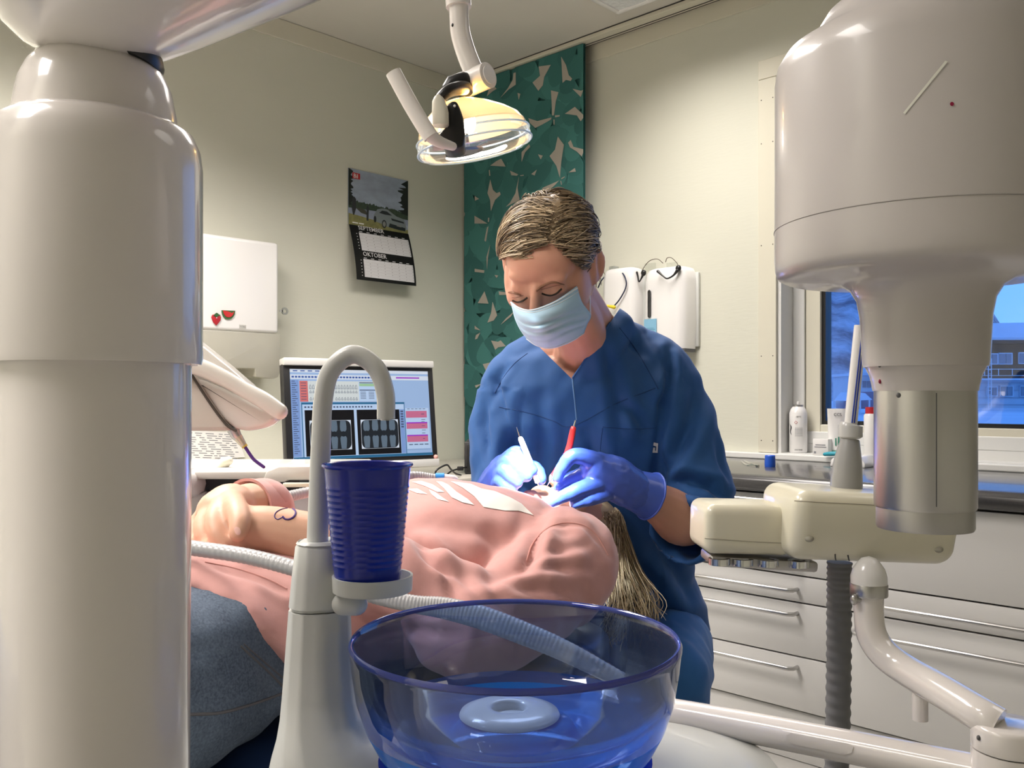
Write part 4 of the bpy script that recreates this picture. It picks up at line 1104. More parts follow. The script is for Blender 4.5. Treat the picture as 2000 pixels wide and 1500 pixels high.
# glass bowl
bc = c2w(.0025, .70, 0)
BW = thing('spittoon_bowl', 'transparent blue glass spittoon bowl with a white drain disc', 'bowl', (bc.x, bc.y, .690))
glass = clear_mat('blue_glass', (.56, .67, .88), .3, .02, dark=.02); glass2 = clear_mat('thick_blue_glass', (.30, .55, .93), .3, .03, dark=.42, ior=1.22, body=(.02, .26, .86))
prof = [(0, .6885), (.066, .6885), (.084, .6920), (.0975, .7005), (.1075, .7130), (.1165, .7305), (.1228, .750), (.1262, .772), (.1276, .785), (.1283, .788), (.1278, .791), (.1262, .7925), (.1242, .7905), (.1233, .786), (.1212, .768), (.1178, .750), (.1115, .7345), (.1030, .7245), (.0930, .7195), (.076, .7165), (.056, .7155), (.050, .7170), (.046, .7240), (.042, .7275), (0, .7275)]
b = NB(); lathe(b, prof, (bc.x, bc.y, 0), seg=96); gb = obj('glass_body', b, [glass, glass2], BW, 60)
for p_ in gb.data.polygons:
    if ORG[gb].z + p_.center.z < .728: p_.material_index = 1
b = NB(); lathe(b, [(.1245, .7895), (.1275, .7885), (.1285, .7905), (.1270, .7935), (.1248, .7925), (.1245, .7895)], (bc.x, bc.y, 0), seg=96); obj('rim', b, clear_mat('blue_glass_rim', (.10, .16, .62), .6, .02, dark=.3), BW, 60)
b = NB(); lathe(b, [(.066, .6825), (.088, .6835), (.099, .6905), (.1060, .7005), (.1010, .6990), (.0860, .6905), (.066, .6880), (.066, .6825)], (bc.x, bc.y, 0), seg=64); obj('foot_ring', b, clear_mat('deep_blue_glass_foot', (.05, .10, .70), .6, .02, dark=.35), BW, 60)
dcq = c2w(-.002, .708, 0)
b = NB(); lathe(b, [(.0, .7280), (.038, .7280), (.0398, .7292), (.0388, .7314), (.031, .7342), (.019, .7356), (.0152, .7354), (.0134, .7338), (.0128, .729), (0, .729)], (dcq.x, dcq.y, 0), seg=64); obj('drain_disc', b, mat('drain_white', (.72, .74, .76), .3, coat=.4), BW, 50)

# ================================================================== tray arm, bent tube and joint
TA = thing('support_arm', 'white tubular support arm with a round joint cap in front of the drawers', 'arm', P(1955, 1500, .66))
b = NB(); pts = [P(1150, 1372, .92), P(1300, 1391, .85), P(1600, 1447, .765), P(1925, 1512, .68)]
tube(b, pts, [.0137] * 4, 28, n=6); ta = obj('lower_tube', b, warmwhite, TA, 60)
bv = bvh_of(ta)
b = NB(); patch(b, bv, [(1536, 1436), (1545, 1432), (1655, 1452), (1668, 1458), (1664, 1470), (1650, 1474), (1545, 1452), (1536, 1445)], .0006, 10); obj('label_plate', b, mat('label_plate_clear', (.70, .66, .62), .15, coat=.6), ta)
jc = P(1972, 1440, .67)
zt = P(1972, 1412, .67).z; zl = P(1972, 1462, .67).z
b = NB(); lathe(b, [(0, zl), (.0260, zl), (.0265, zl + .001), (.0265, zt - .004), (.0255, zt - .0012), (.023, zt), (0, zt)], (jc.x, jc.y, 0), seg=64); jo = obj('joint_cap', b, warmwhite, TA, 50)
b = NB(); lathe(b, [(0, zl - .001), (.0245, zl - .001), (.0245, zl), (0, zl)], (jc.x, jc.y, 0), seg=48); obj('joint_gap', b, black, TA, 0)
b = NB(); lathe(b, [(0, zl - .06), (.0262, zl - .06), (.0262, zl - .001), (0, zl - .001)], (jc.x, jc.y, 0), seg=64); obj('joint_body', b, warmwhite, TA, 50)
bv = bvh_of(jo); q = on_surf(bv, 1912, 1441, 0)
if q: b = NB(); ell(b, q, (.0018, .0018, .002), u=8, v=6); obj('screw', b, darkgrey, jo)
b = NB(); pts = [(1697, 1160, .80, .0128), (1697, 1200, .80, .0128), (1703, 1240, .795, .0130), (1726, 1276, .785, .0132), (1768, 1308, .765, .0132), (1840, 1350, .72, .0134), (1915, 1396, .68, .0134), (1950, 1416, .67, .0134)]
tube(b, [P(x, y, d) for x, y, d, r in pts], [r for *_, r in pts], 28, n=6); obj('bent_tube', b, warmwhite, TA, 60)
b = NB(); tube(b, [P(1797, 1345, .745), P(1797, 1406, .745)], .0064, 16, rnd=False); obj('stub', b, warmwhite, TA, 50)
b = NB(); q = P(1697, 1150, .80); lathe(b, [(0, -.006), (.0158, -.006), (.0162, -.005), (.0162, .004), (.0158, .005), (0, .005)], q, seg=40); obj('clamp_ring', b, steel, TA, 50)
b = NB(); tube(b, [P(1683, 1170, .795), P(1668, 1171, .793)], [.003, .003], 10); ell(b, P(1668, 1171, .793), (.0035, .0035, .005), u=10, v=8); obj('clamp_screw', b, steel, TA)
b = NB(); q = P(1697, 1143, .80); lathe(b, [(0, 0), (.0155, 0), (.0156, .008), (.0135, .015), (.010, .020), (.0065, .024), (0, .026)], q, seg=40); obj('ball_joint', b, white, TA, 60)

# ================================================================== assistant holder (cream)
AHh = thing('instrument_holder', 'cream plastic instrument holder on the bent tube', 'holder', P(1640, 1110, .82))
def rbox(px0, py0, px1, py1, d0, d1, bev, seg=4, yaw=0., slope=0.):
    b = NB(); a, c = P(px0, py0, d0), P(px1, py1, d0)
    w = (px1 - px0) / FPX * d0; h = (py1 - py0) / FPX * d0; dep = d1 - d0
    ctr = P((px0 + px1) / 2, (py0 + py1) / 2, d0) + AHEAD * dep / 2
    box(b, ctr, (w, dep, h), Matrix.Rotation(PHI + yaw, 3, 'Z') @ Matrix.Rotation(slope, 3, 'Y'), bev, seg); return b
b = rbox(1545, 966, 1886, 1108, .80, .90, .014, 5, .06, .05)
for v in b.verts:
    rel = v.co - P(1715, 1108, .80)
    if rel.z < .03 and rel.dot(AHEAD) < .03: v.co += AHEAD * (.03 - rel.z) * .5
hb = obj('main_housing', b, cream, AHh, 60)
bv = bvh_of(hb)
b = rbox(1375, 988, 1552, 1086, .83, .90, .010, 5, .04, .03); lb = obj('side_housing', b, cream, AHh, 60)
bl_ = bvh_of(lb)
sg = mat('cream_seam', (.38, .35, .26), .5)
b = NB(); seam(b, bv, [(1552, 978), (1600, 981), (1700, 986), (1720, 988)], .0005, 0); obj('lid_seam', b, sg, hb)
b = NB(); seam(b, bl_, [(1377, 1051), (1400, 1053), (1470, 1058), (1536, 1061)], .0005, 0); obj('lid_seam', b, sg, lb)
for px, py in ((1581, 1053), (1834, 1074)):
    q = on_surf(bv, px, py, -.001)
    if q: b = NB(); ell(b, q, (.0042, .0042, .0030), RCAM, 14, 10); obj('screw_cover', b, mat('cover_grey', (.40, .38, .31), .6), hb)
for pp in ([(1631, 1082), (1632, 1092), (1637, 1105)], [(1656, 1084), (1658, 1093), (1663, 1106)]):
    b = NB(); seam(b, bv, pp, .0007, 0); obj('slot', b, black, hb)
b = NB(); box(b, P(1480, 1093, .86), (.10, .05, .010), RCAM @ Matrix.Rotation(.06, 3, 'Y'), .003)
br = obj('rest_bracket', b, mat('matt_steel', (0, 0, 0)), AHh)
for px in (1405, 1450, 1500, 1560):
    b = NB(); lathe(b, [(.006, -.004), (.010, -.004), (.010, .002), (.006, .002), (.006, -.004)], P(px, 1094 + (px - 1400) * .03, .835), seg=20); obj('rest_ring', b, chrome, AHh)
b = NB(); pts = [P(1640, 1098, .87), P(1639, 1180, .87), P(1638, 1320, .87), P(1635, 1480, .87), P(1630, 1640, .86)]
s = spline([(*p,) for p in pts], 28); rr_ = [.0113 + (.0007 if (i % 4) < 2 else -.0002) for i in range(len(s))]
tube(b, [V(p) for p in s], rr_, 20); obj('hose', b, mat('ribbed_grey_rubber', (.17, .17, .175), .5), AHh, 50)
# suction handpiece
SU2 = thing('suction_handpiece', 'grey suction handpiece with a white blue-striped tip in the holder', 'suction tip', P(1652, 985, .86))
b = NB(); tube(b, [P(1653, 985, .86), P(1653, 945, .86), P(1656, 900, .86), P(1660, 862, .86), P(1661, 856, .86)], [.0148, .0148, .0128, .0090, .0082], 28, n=5); obj('handle', b, mat('grey_plastic', (.33, .33, .325), .3, coat=.3), SU2, 60)
b = NB(); tube(b, [P(1661, 857, .86), P(1661, 853, .86), P(1661, 832, .86), P(1662, 828, .86)], [.008, .0112, .0112, .0095], 28); obj('collar', b, mat('pale_grey_plastic', (.50, .50, .49), .3, coat=.3), SU2, 50)
t0, t1 = P(1661, 832, .86), P(1681, 636, .86); mid = t0 + (t1 - t0) * .5
b = NB(); F = frames([t0, mid, t1]); rings = []
for r in (.0060, .0046):
    rings.append([[p + (u * math.cos(a) + w * math.sin(a)) * r for a in np.linspace(0, 2 * PI, 20, endpoint=False)] for p, (t, u, w) in zip([t0, mid, t1], F)])
vo = ring_faces(b, rings[0], cap=False); vi = ring_faces(b, [list(reversed(r)) for r in rings[1]], cap=False)
for i in range(20): b.faces.new((vo[-1][i], vo[-1][(i + 1) % 20], vi[-1][(20 - 2 - i) % 20], vi[-1][(20 - 1 - i) % 20]))
tp = obj('tip', b, white, SU2, 50)
bv = bvh_of(tp); b = NB()
for o in (3, 7.5): tube(b, [q for q in (on_surf(bv, 1661 + o + 20 * t, 826 - 178 * t, .0002) for t in np.linspace(0, 1, 12)) if q], .0007, 6)
obj('blue_stripe', b, mat('stripe_blue', (.02, .05, .35), .4), tp)

# ================================================================== operating lamp
LD = 1.20
LP = thing('operating_lamp', 'ceiling mounted operating lamp with clear shield and white grip', 'lamp', P(925, 300, LD))
k = LD / FPX
b = NB(); tube(b, [P(893, -480, LD), P(894, -100, LD), P(895, 0, LD), P(896, 14, LD)], 25 * k, 28); obj('hanging_tube', b, warmwhite, LP, 50)
b = NB(); box(b, V((P(893, -480, LD).x, P(893, -480, LD).y, CEIL - .03)), (.2, .2, .06), RCAM, .01); tube(b, [V((P(893, -480, LD).x, P(893, -480, LD).y, P(893, -480, LD).z)), V((P(893, -480, LD).x, P(893, -480, LD).y, CEIL - .02))], 25 * k, 28); obj('ceiling_mount', b, warmwhite, LP, 50)
b = NB(); tube(b, [P(896, 5, LD), P(897, 40, LD), P(900, 68, LD), P(911, 105, LD), P(930, 152, LD)], [19 * k, 19 * k, 19.5 * k, 19.5 * k, 20 * k], 28, n=6, rnd=True); el = obj('elbow_tube', b, warmwhite, LP, 60)
q = on_surf(bvh_of(el), 884, 49, 0)
if q: b = NB(); ell(b, q, (.0018, .0018, .0025), u=8, v=6); obj('screw_hole', b, black, el)
dirc = (RIGHT * .75 - AHEAD * .6 + UP * .1).normalized()
b = NB(); q = P(927, 158, LD); tube(b, [q - dirc * .018, q + dirc * .024], 25 * k, 28, rnd=False); bmesh.ops.bevel(b, geom=[e for e in b.edges if len(e.link_faces) == 2 and e.calc_face_angle(0) > 1], offset=.003, segments=2, affect='EDGES'); jt = obj('joint', b, warmwhite, LP, 45)
b = NB(); tube(b, [q + dirc * .0235, q + dirc * .0265], 18 * k, 24); obj('joint_cover', b, white, jt, 45)
LF = LD - .062
b = NB(); tube(b, [P(905, 158, LD - .01), P(882, 166, LD - .012), P(876, 172, LD - .012)], [17 * k, 17 * k, 13 * k], 18, rnd=True); tube(b, [P(852, 222, LF + .02), P(858, 196, LF + .02), P(876, 178, LF + .02), P(902, 172, LD - .02), P(916, 178, LD)], [8 * k, 10 * k, 11 * k, 11 * k, 9 * k], 14, n=5, flat=1.5); obj('yoke_arch', b, black, LP, 50)
b = NB(); prism(b, [P(x, y, LF - .004) for x, y in ((872, 204), (884, 196), (893, 198), (899, 212), (905, 230), (908, 262), (905, 284), (884, 292), (868, 288), (856, 262), (868, 250), (876, 243))], AHEAD * .045, .003, 2); yk = obj('yoke', b, black, LP, 50)
b = NB(); ell(b, P(888, 207, LF - .005), (.0018, .0018, .0018), u=8, v=6); obj('rivet', b, white, yk)
b = NB(); rings = [oval(P(x, y, LF - .010), RIGHT, AHEAD, a * k, .010, 20, 3.) for x, y, a in ((861, 246, 13), (861, 243, 15), (860, 220, 15.5), (858, 200, 13), (857, 192, 8), (857, 189, 3))]
ring_faces(b, rings); bmesh.ops.recalc_face_normals(b, faces=b.faces); obj('side_cover', b, mat('cream_cover', (.72, .69, .58), .35), LP, 60)
b = NB(); hpts = [(768, 141), (800, 200), (830, 250), (842, 268)]
tube(b, [P(x, y, LF - .03) for x, y in hpts], [14.5 * k] * 4, 18, n=4, rnd=False, flat=.75); tube(b, [P(838, 262, LF - .03), P(856, 276, LF - .022), P(884, 286, LF - .012)], [13 * k, 11 * k, 8 * k], 14, n=4, rnd=True, flat=.8); obj('grip', b, mat('grip_white', (.78, .74, .70), .45), LP, 50)
# lamp head: tilted oval, lit reflector above, clear shield below
tilt_ = math.radians(11)
lx = (RIGHT * math.cos(tilt_) + UP * math.sin(tilt_)).normalized(); lz = (UP * math.cos(tilt_) - RIGHT * math.sin(tilt_)).normalized(); ly = AHEAD
LC = P(921, 254, LD)
def dish(pr): return [oval(LC + lz * z * k + lx * o * k, lx, ly, a * k, bb * k, 48, 2.2) for z, a, bb, o in pr]
hot = bpy.data.materials.new('lit_reflector'); hot.use_nodes = True
hb_ = hot.node_tree.nodes['Principled BSDF']; hb_.inputs['Base Color'].default_value = (.75, .62, .45, 1); hb_.inputs['Emission Color'].default_value = (1.0, .80, .52, 1); hb_.inputs['Emission Strength'].default_value = .22; hb_.inputs['Roughness'].default_value = .18; hb_.inputs['Metallic'].default_value = .55
b = NB(); ring_faces(b, dish([(0, 105, 78, 0), (14, 99, 72, -2), (30, 82, 60, -6), (46, 58, 44, -11), (57, 34, 28, -15), (63, 14, 12, -17), (64, 2, 2, -17)]), cap=False); bmesh.ops.recalc_face_normals(b, faces=b.faces); bmesh.ops.solidify(b, geom=b.faces[:], thickness=.0015)
_n, _l = hot.node_tree.nodes, hot.node_tree.links
_t = _n.new('ShaderNodeBsdfTranslucent'); _t.inputs[0].default_value = (1, .84, .60, 1)
_m = _n.new('ShaderNodeMixShader'); _m.inputs[0].default_value = .55
_l.new(hb_.outputs[0], _m.inputs[1]); _l.new(_t.outputs[0], _m.inputs[2]); _l.new(_m.outputs[0], _n['Material Output'].inputs[0])
obj('reflector', b, hot, LP, 60)
shield = clear_mat('clear_shield', (.90, .93, .95), .8, .04, dark=.03)
b = NB(); ring_faces(b, dish([(1, 106, 79, 0), (-16, 111, 83, 0), (-30, 113, 84, 0), (-40, 106, 80, 0), (-45, 85, 64, 0), (-47, 50, 40, 0), (-48, 4, 4, 0)]), cap=False); bmesh.ops.recalc_face_normals(b, faces=b.faces); obj('shield', b, shield, LP, 60)
rimm = clear_mat('shield_rim_clear', (.75, .85, .95), 1.5, .05, dark=.30)
for z, a, bb in ((-14, 111.5, 83), (-34, 113, 84.5)):
    b = NB(); rm = dish([(z, a, bb, 0)])[0]; tube(b, rm + [rm[0]], 1.9 * k, 8, cap=False); obj('shield_rim', b, rimm, LP, 60)
b = NB(); ring_faces(b, [oval(LC + lz * z * k - lx * 22 * k - ly * 20 * k, lx, ly, a * k, a * .75 * k, 24) for z, a in ((-44, 38), (-46.5, 37))]); obj('vent_grille', b, mat('vent_dark', (.05, .055, .06), .4), LP, 50)
b = NB(); q = P(918, 240, LD)
ell(b, q, (.0075, .0075, .014), u=16, v=10); obj('bulb', b, mat('lit_bulb', (1, 1, 1), .3, emit=(1, .95, .85), estr=170), LP)
b = NB(); tube(b, [q + UP * .009, q + UP * .030], .008, 14); obj('bulb_socket', b, mat('amber_socket', (.6, .25, .02), .4), LP)
b = NB(); box(b, P(880, 278, LD), (.05, .03, .012), RCAM @ Matrix.Rotation(-.1, 3, 'Y'), .002); obj('circuit_tray', b, darkgrey, LP)
mouth = P(1052, 966, 1.49)
ldat = bpy.data.lights.new('operating_beam', 'SPOT'); ldat.energy = 420; ldat.color = (.90, .95, 1.0); ldat.spot_size = math.radians(17); ldat.spot_blend = .8; ldat.shadow_soft_size = .05
lk = bpy.data.lights.new('warm_leak', 'POINT'); lk.energy = .5; lk.color = (1, .55, .12); lk.shadow_soft_size = .012
lko = bpy.data.objects.new('warm_leak', lk); lko.location = P(912, 184, LD - .01); COL.objects.link(lko)
lo_ = bpy.data.objects.new('operating_beam', ldat); src = LC - lz * .045
lo_.location = src; lo_.rotation_euler = (mouth - src).to_track_quat('-Z', 'Y').to_euler(); COL.objects.link(lo_)

# ================================================================== delivery unit behind the patient
DU = thing('delivery_unit', 'white delivery unit with a long tray top and grey drawer front', 'dental unit', c2w(-.75, 1.85, 0))
dg_ = mat('pale_grey_front', (.50, .50, .51), .35, coat=.2)
TZ = P(450, 918, 1.75).z
b = NB(); box(b, c2w(-.62, 1.84, TZ - .004), (.62, .30, .018), RCAM, .006, 3); trl = obj('tray', b, mat('tray_white', (.56, .545, .50), .3, coat=.4), DU)
b = NB(); prism(b, [P(520, 921, 1.68), P(545, 911, 1.68), P(640, 911, 1.68), P(640, 938, 1.68), P(560, 938, 1.68), P(556, 942, 1.68), P(512, 942, 1.68)], AHEAD * .12, .003); obj('tray_handle', b, mat('tray_white', (0, 0, 0)), DU)
b = NB(); box(b, c2w(-.66, 1.86, TZ - .026), (.50, .26, .022), RCAM); obj('gap', b, black, DU, 0)
b = NB(); box(b, c2w(-.64, 1.86, TZ - .085), (.60, .29, .09), RCAM, .012, 3); obj('drawer_front', b, dg_, DU)
b = NB(); box(b, P(585, 947, 1.66), (.06, .012, .008), RCAM, .002); obj('catch', b, mat('cream_plastic', (0, 0, 0)), DU)
b = NB(); box(b, c2w(-.62, 1.88, (TZ - .13) / 2), (.34, .22, TZ - .13), RCAM, .02, 3); obj('pedestal', b, dg_, DU)
b = NB(); tube(b, [P(427, 914, 1.76), P(440, 902, 1.76), P(446, 900, 1.76)], [.009, .012, .009], 16, rnd=True)
top('cap_plug', b, mat('cream_plastic', (0, 0, 0)), 'small cream stopper standing on the tray', 'stopper')
# instrument console with grip, left behind the column
conm = mat('console_white', (.66, .63, .58), .25, coat=.6)
IC = thing('instrument_console', 'white sloping console with a curved grip bar behind the column', 'console', P(440, 845, 1.4))
DI = 1.38
def ip(px, py, dd=0.): return P(px, py, DI + dd)
b = NB(); prism(b, [ip(*q) for q in ((300, 600), (385, 668), (440, 712), (492, 757), (470, 790), (430, 815), (380, 760), (300, 700))], AHEAD * .04, .006, 3); obj('back_shell', b, conm, IC, 50)
b = NB()
out = [(372, 738), (395, 742), (420, 752), (470, 776), (520, 800), (540, 812), (538, 824), (518, 836), (480, 843), (455, 836), (436, 820), (415, 792)]
prism(b, [ip(x, y, -.012) for x, y in out], AHEAD * .035, .008, 3); obj('front_shell', b, conm, IC, 50)
b = NB(); tube(b, [ip(x, y, -.03) for x, y in ((350, 706), (395, 719), (440, 740), (475, 760), (515, 782), (546, 804))], [.0135, .0135, .0125, .0120, .0130, .0125], 20, n=5, rnd=True); obj('grip_bar', b, conm, IC, 60)
b = NB(); prism(b, [ip(x, y, -.02) for x, y in ((300, 690), (380, 738), (412, 788), (440, 828), (452, 840), (440, 842), (300, 842))], AHEAD * .04, .006, 3); obj('side_panel', b, mat('console_panel', (.52, .48, .43), .35, coat=.3), IC, 50)
b = NB(); tube(b, [ip(x, y, -.022) for x, y in ((372, 728), (400, 772), (425, 808), (445, 832), (462, 842))], .0022, 8, n=4); obj('seal_strip', b, mat('brown_seal', (.06, .05, .04), .5), IC)
b = NB(); tube(b, [ip(455, 838), ip(462, 852), ip(466, 856)], [.0095, .008, .0065], 16); sn = obj('syringe_nozzle', b, steel, IC, 50)
b = NB(); tube(b, [ip(465, 854), ip(477, 871)], [.0072, .0048], 16); obj('nozzle_cone', b, mat('pale_brass', (.70, .64, .50), .3, .8), sn, 50)
b = NB(); tube(b, [ip(476, 869), ip(479, 873)], .0047, 14); obj('yellow_ring', b, mat('yellow_ring', (.65, .5, .08), .4), sn)
b = NB(); tube(b, [ip(478, 872), ip(492, 893), ip(500, 901), ip(515, 912)], .0027, 12, n=4, rnd=True); obj('purple_tip', b, mat('purple_plastic', (.09, .03, .22), .4), sn)
b = NB(); tube(b, [ip(330, 760, .10), ip(300, 820, .12), P(330, 930, 1.62), c2w(-.62, 1.78, TZ - .03)], .03, 16, n=5); obj('support', b, warmwhite, IC)

# hoses ---------------------------------------------------------------
hosem = mat('pale_grey_ribbed_hose', (.36, .36, .365), .35, coat=.3)
def ribbed(name, pts, label, amp=.0004, m=hosem):
    b = NB(); s = spline(pts, 40)
    tube(b, [P(*q[:3]) for q in s], [q[3] + amp * (1 if (i % 4) < 2 else -1) for i, q in enumerate(s)], 14)
    return top(name, b, m, label, 'hose', smooth=50)
ribbed('suction_hose', [(250, 1050, 1.0, .0085), (330, 1062, .99, .0085), (375, 1070, .98, .0085), (480, 1086, .96, .0085), (575, 1110, .94, .0085), (660, 1140, .92, .0085), (740, 1165, .915, .0085), (810, 1180, .91, .009), (870, 1188, .91, .011), (940, 1206, .905, .0118), (1020, 1236, .90, .0115), (1100, 1270, .895, .0105), (1200, 1322, .89, .0085), (1290, 1372, .88, .008)], 'grey ribbed hose sagging in front of the patient and behind the bowl', .00016)
ribbed('instrument_hose', [(376, 1050, 1.22, .0085), (400, 1025, 1.25, .0085), (480, 995, 1.33, .0085), (545, 975, 1.38, .0085), (600, 962, 1.43, .0085), (700, 945, 1.52, .0085), (800, 930, 1.62, .0085), (852, 934, 1.64, .0075)], 'grey ribbed hose running behind the patient to the blue handpiece')
HPc = thing('syringe_handpiece', 'blue and white handpiece lying behind the patient at the end of a hose', 'handpiece', P(868, 936, 1.64))
b = NB(); tube(b, [P(851, 932, 1.64), P(868, 932, 1.64)], .0078, 16); obj('blue_grip', b, mat('handpiece_blue', (.03, .25, .65), .4), HPc, 50)
b = NB(); tube(b, [P(868, 932, 1.64), P(888, 934, 1.64), P(893, 937, 1.64)], [.006, .0055, .004], 14); obj('white_body', b, white, HPc, 50)

# ================================================================== dental chair
MX, MY = 1.961, -1.794
def Q(s, n, z): return V((MX + n, MY + s, z))
CH = thing('dental_chair', 'dark blue padded dental chair with the patient lying on it', 'chair', Q(-.45, 0, 0))
uph = mat('dark_blue_upholstery', (.012, .03, .09), .4, coat=.2)
def pad(secs):
    b = NB(); ring_faces(b, [[q for q in oval(Q(s, 0, z), V((1, 0, 0)), UP, w, t, 28, 4.)] for s, z, w, t in secs]); bmesh.ops.recalc_face_normals(b, faces=b.faces); return b
obj('back_pad', pad([(-.56, .555, .18, .03), (-.54, .558, .20, .042), (-.3, .570, .225, .05), (0, .588, .20, .048), (.07, .59, .17, .04), (.09, .59, .15, .025)]), uph, CH, 50)
obj('seat_pad', pad([(-1.5, .50, .18, .03), (-1.48, .50, .20, .04), (-1.0, .51, .23, .05), (-.60, .522, .235, .052), (-.575, .522, .22, .04)]), uph, CH, 50)
obj('headrest', pad([(.10, .612, .07, .015), (.11, .612, .10, .028), (.20, .612, .11, .032), (.29, .615, .10, .028), (.31, .615, .08, .015)]), uph, CH, 50)
b = NB(); box(b, Q(-.45, 0, .49), (.2, .7, .06), None, .015); tube(b, [Q(-.3, 0, .5), Q(0.05, 0, .55), Q(.22, 0, .585)], .02, 14); obj('frame', b, greywhite, CH)
b = NB(); box(b, Q(-.55, 0, .27), (.22, .32, .42), None, .03, 3); obj('lift_column', b, greywhite, CH)
b = NB(); box(b, Q(-.6, 0, .03), (.42, .75, .06), None, .02, 3); obj('base_plate', b, greywhite, CH)

# ================================================================== patient
PT = thing('person', 'person in a pink hoodie and jeans lying on the dental chair', 'person', Q(-.5, 0, .60))
skin = mat('skin', (.62, .36, .25), .5, var=.06, vscale=40, sub=.12, bump=(160, .12, .001))
b = NB()
# trunk, neck and head
ring_faces(b, [oval(Q(s, 0, z), V((1, 0, 0)), UP, w, t, 28, 2.4) for s, z, w, t in ((-.62, .70, .12, .06), (-.58, .705, .155, .075), (-.45, .705, .145, .075), (-.25, .72, .155, .085), (-.08, .73, .165, .085), (0, .735, .15, .07), (.04, .735, .08, .045))])
limb(b, [(Q(.0, 0, .735), .05), (Q(.07, 0, .745), .048), (Q(.12, 0, .745), .05)])
HC = Q(.19, -.02, .730)
ell(b, HC + V((0, .02, -.005)), (.072, .088, .090)); ell(b, HC + V((0, -.02, .03)), (.060, .078, .060)); ell(b, HC + V((0, -.07, .045)), (.042, .038, .040)); ell(b, HC + V((0, -.095, .075)), (.02, .016, .016))
limb(b, [(HC + V((0, .005, .090)), .008), (HC + V((0, -.028, .108)), .011), (HC + V((0, -.032, .104)), .012)])
for k in (-1, 1):
    ell(b, HC + V((.03 * k, .01, .082)), (.014, .012, .012)); ell(b, HC + V((.073 * k, .02, .0)), (.008, .028, .018)); ell(b, HC + V((.038 * k, -.025, .07)), (.024, .026, .022))
# near arm
NE, NW = Q(-.27, .225, .70), Q(-.455, .075, .820)
limb(b, [(Q(-.01, .15, .74), .05), (Q(-.13, .205, .72), .043), (NE, .038)])
limb(b, [(NE, .037), (Q(-.335, .165, .752), .039), (Q(-.40, .115, .797), .035), (NW, .029), (Q(-.49, .045, .822), .028)])
# near hand, lying under the other
def hj(px, py, d, r): return (P(px, py, d), r)
limb(b, [(Q(-.47, .06, .822), .028), hj(480, 1046, 1.08, .029), hj(440, 1052, 1.085, .024)])
for f in ([(462, 1058, 1.045, .0115), (430, 1064, 1.04, .010), (405, 1066, 1.05, .009)], [(452, 1066, 1.05, .011), (420, 1074, 1.045, .010), (395, 1074, 1.055, .009)], [(430, 1050, 1.07, .011), (395, 1058, 1.07, .010), (375, 1062, 1.08, .009)], [(440, 1035, 1.09, .011), (400, 1045, 1.09, .010), (376, 1052, 1.09, .009)]):
    limb(b, [hj(*q) for q in f], 12)
# far arm and hand on top
FE = Q(-.27, -.225, .70)
limb(b, [(Q(-.01, -.15, .74), .05), (Q(-.13, -.205, .72), .043), (FE, .038)])
limb(b, [(FE, .037), (Q(-.35, -.14, .78), .036), hj(500, 988, 1.17, .028), hj(466, 990, 1.135, .027)])
limb(b, [hj(468, 988, 1.135, .026), hj(450, 990, 1.12, .030), hj(428, 1000, 1.11, .028)])
limb(b, [hj(452, 982, 1.10, .017), hj(462, 998, 1.06, .0145), hj(468, 1020, 1.036, .0125), hj(465, 1041, 1.026, .0108)], 14)   # thumb
for f in ([(434, 990, 1.09, .0150), (421, 1012, 1.062, .0132), (424, 1040, 1.044, .0118), (440, 1062, 1.038, .0105)],
          [(416, 998, 1.10, .0145), (398, 1024, 1.078, .0128), (401, 1048, 1.062, .0115), (414, 1066, 1.056, .010)],
          [(404, 1006, 1.115, .0135), (379, 1032, 1.098, .0120), (378, 1054, 1.085, .011), (388, 1068, 1.078, .0098)],
          [(405, 1015, 1.13, .013), (378, 1038, 1.11, .012), (374, 1056, 1.10, .0105), (380, 1068, 1.09, .0095)]):
    limb(b, [hj(*q) for q in f], 12)
# legs
for k in (-1, 1):
    limb(b, [(Q(-.56, .085 * k, .685), .078), (Q(-.78, .10 * k, .685), .066), (Q(-.98, .105 * k, .675), .052), (Q(-1.2, .10 * k, .615), .046), (Q(-1.40, .095 * k, .575), .034)])
    limb(b, [(Q(-1.40, .095 * k, .575), .034), (Q(-1.45, .10 * k, .62), .032), (Q(-1.46, .115 * k, .70), .022)])
me = blob(b, .0032, 3)
body = link_mesh('body', me, skin, PT, 180)
bvb = bvh_of(body)
b = NB(); seam(b, bvb, [(552, 1010), (542, 1014.5), (536, 1009), (540, 1000), (553, 994), (570, 992)], .0006, .0003); seam(b, bvb, [(568, 992), (577, 999), (575, 1008), (566, 1014), (557, 1014), (552, 1009)], .0012, .0003); obj('heart_drawing', b, mat('violet_ink', (.05, .02, .16), .6), body)
b = NB(); patch(b, bvb, [(464 + 6 * math.cos(t) + 1.5 * math.sin(t), 1037 + 8 * math.sin(t)) for t in np.linspace(0, 2 * PI, 16, endpoint=False)], .0006, 3); obj('thumb_nail', b, mat('nail_pink', (.80, .50, .44), .25, coat=.4), body)
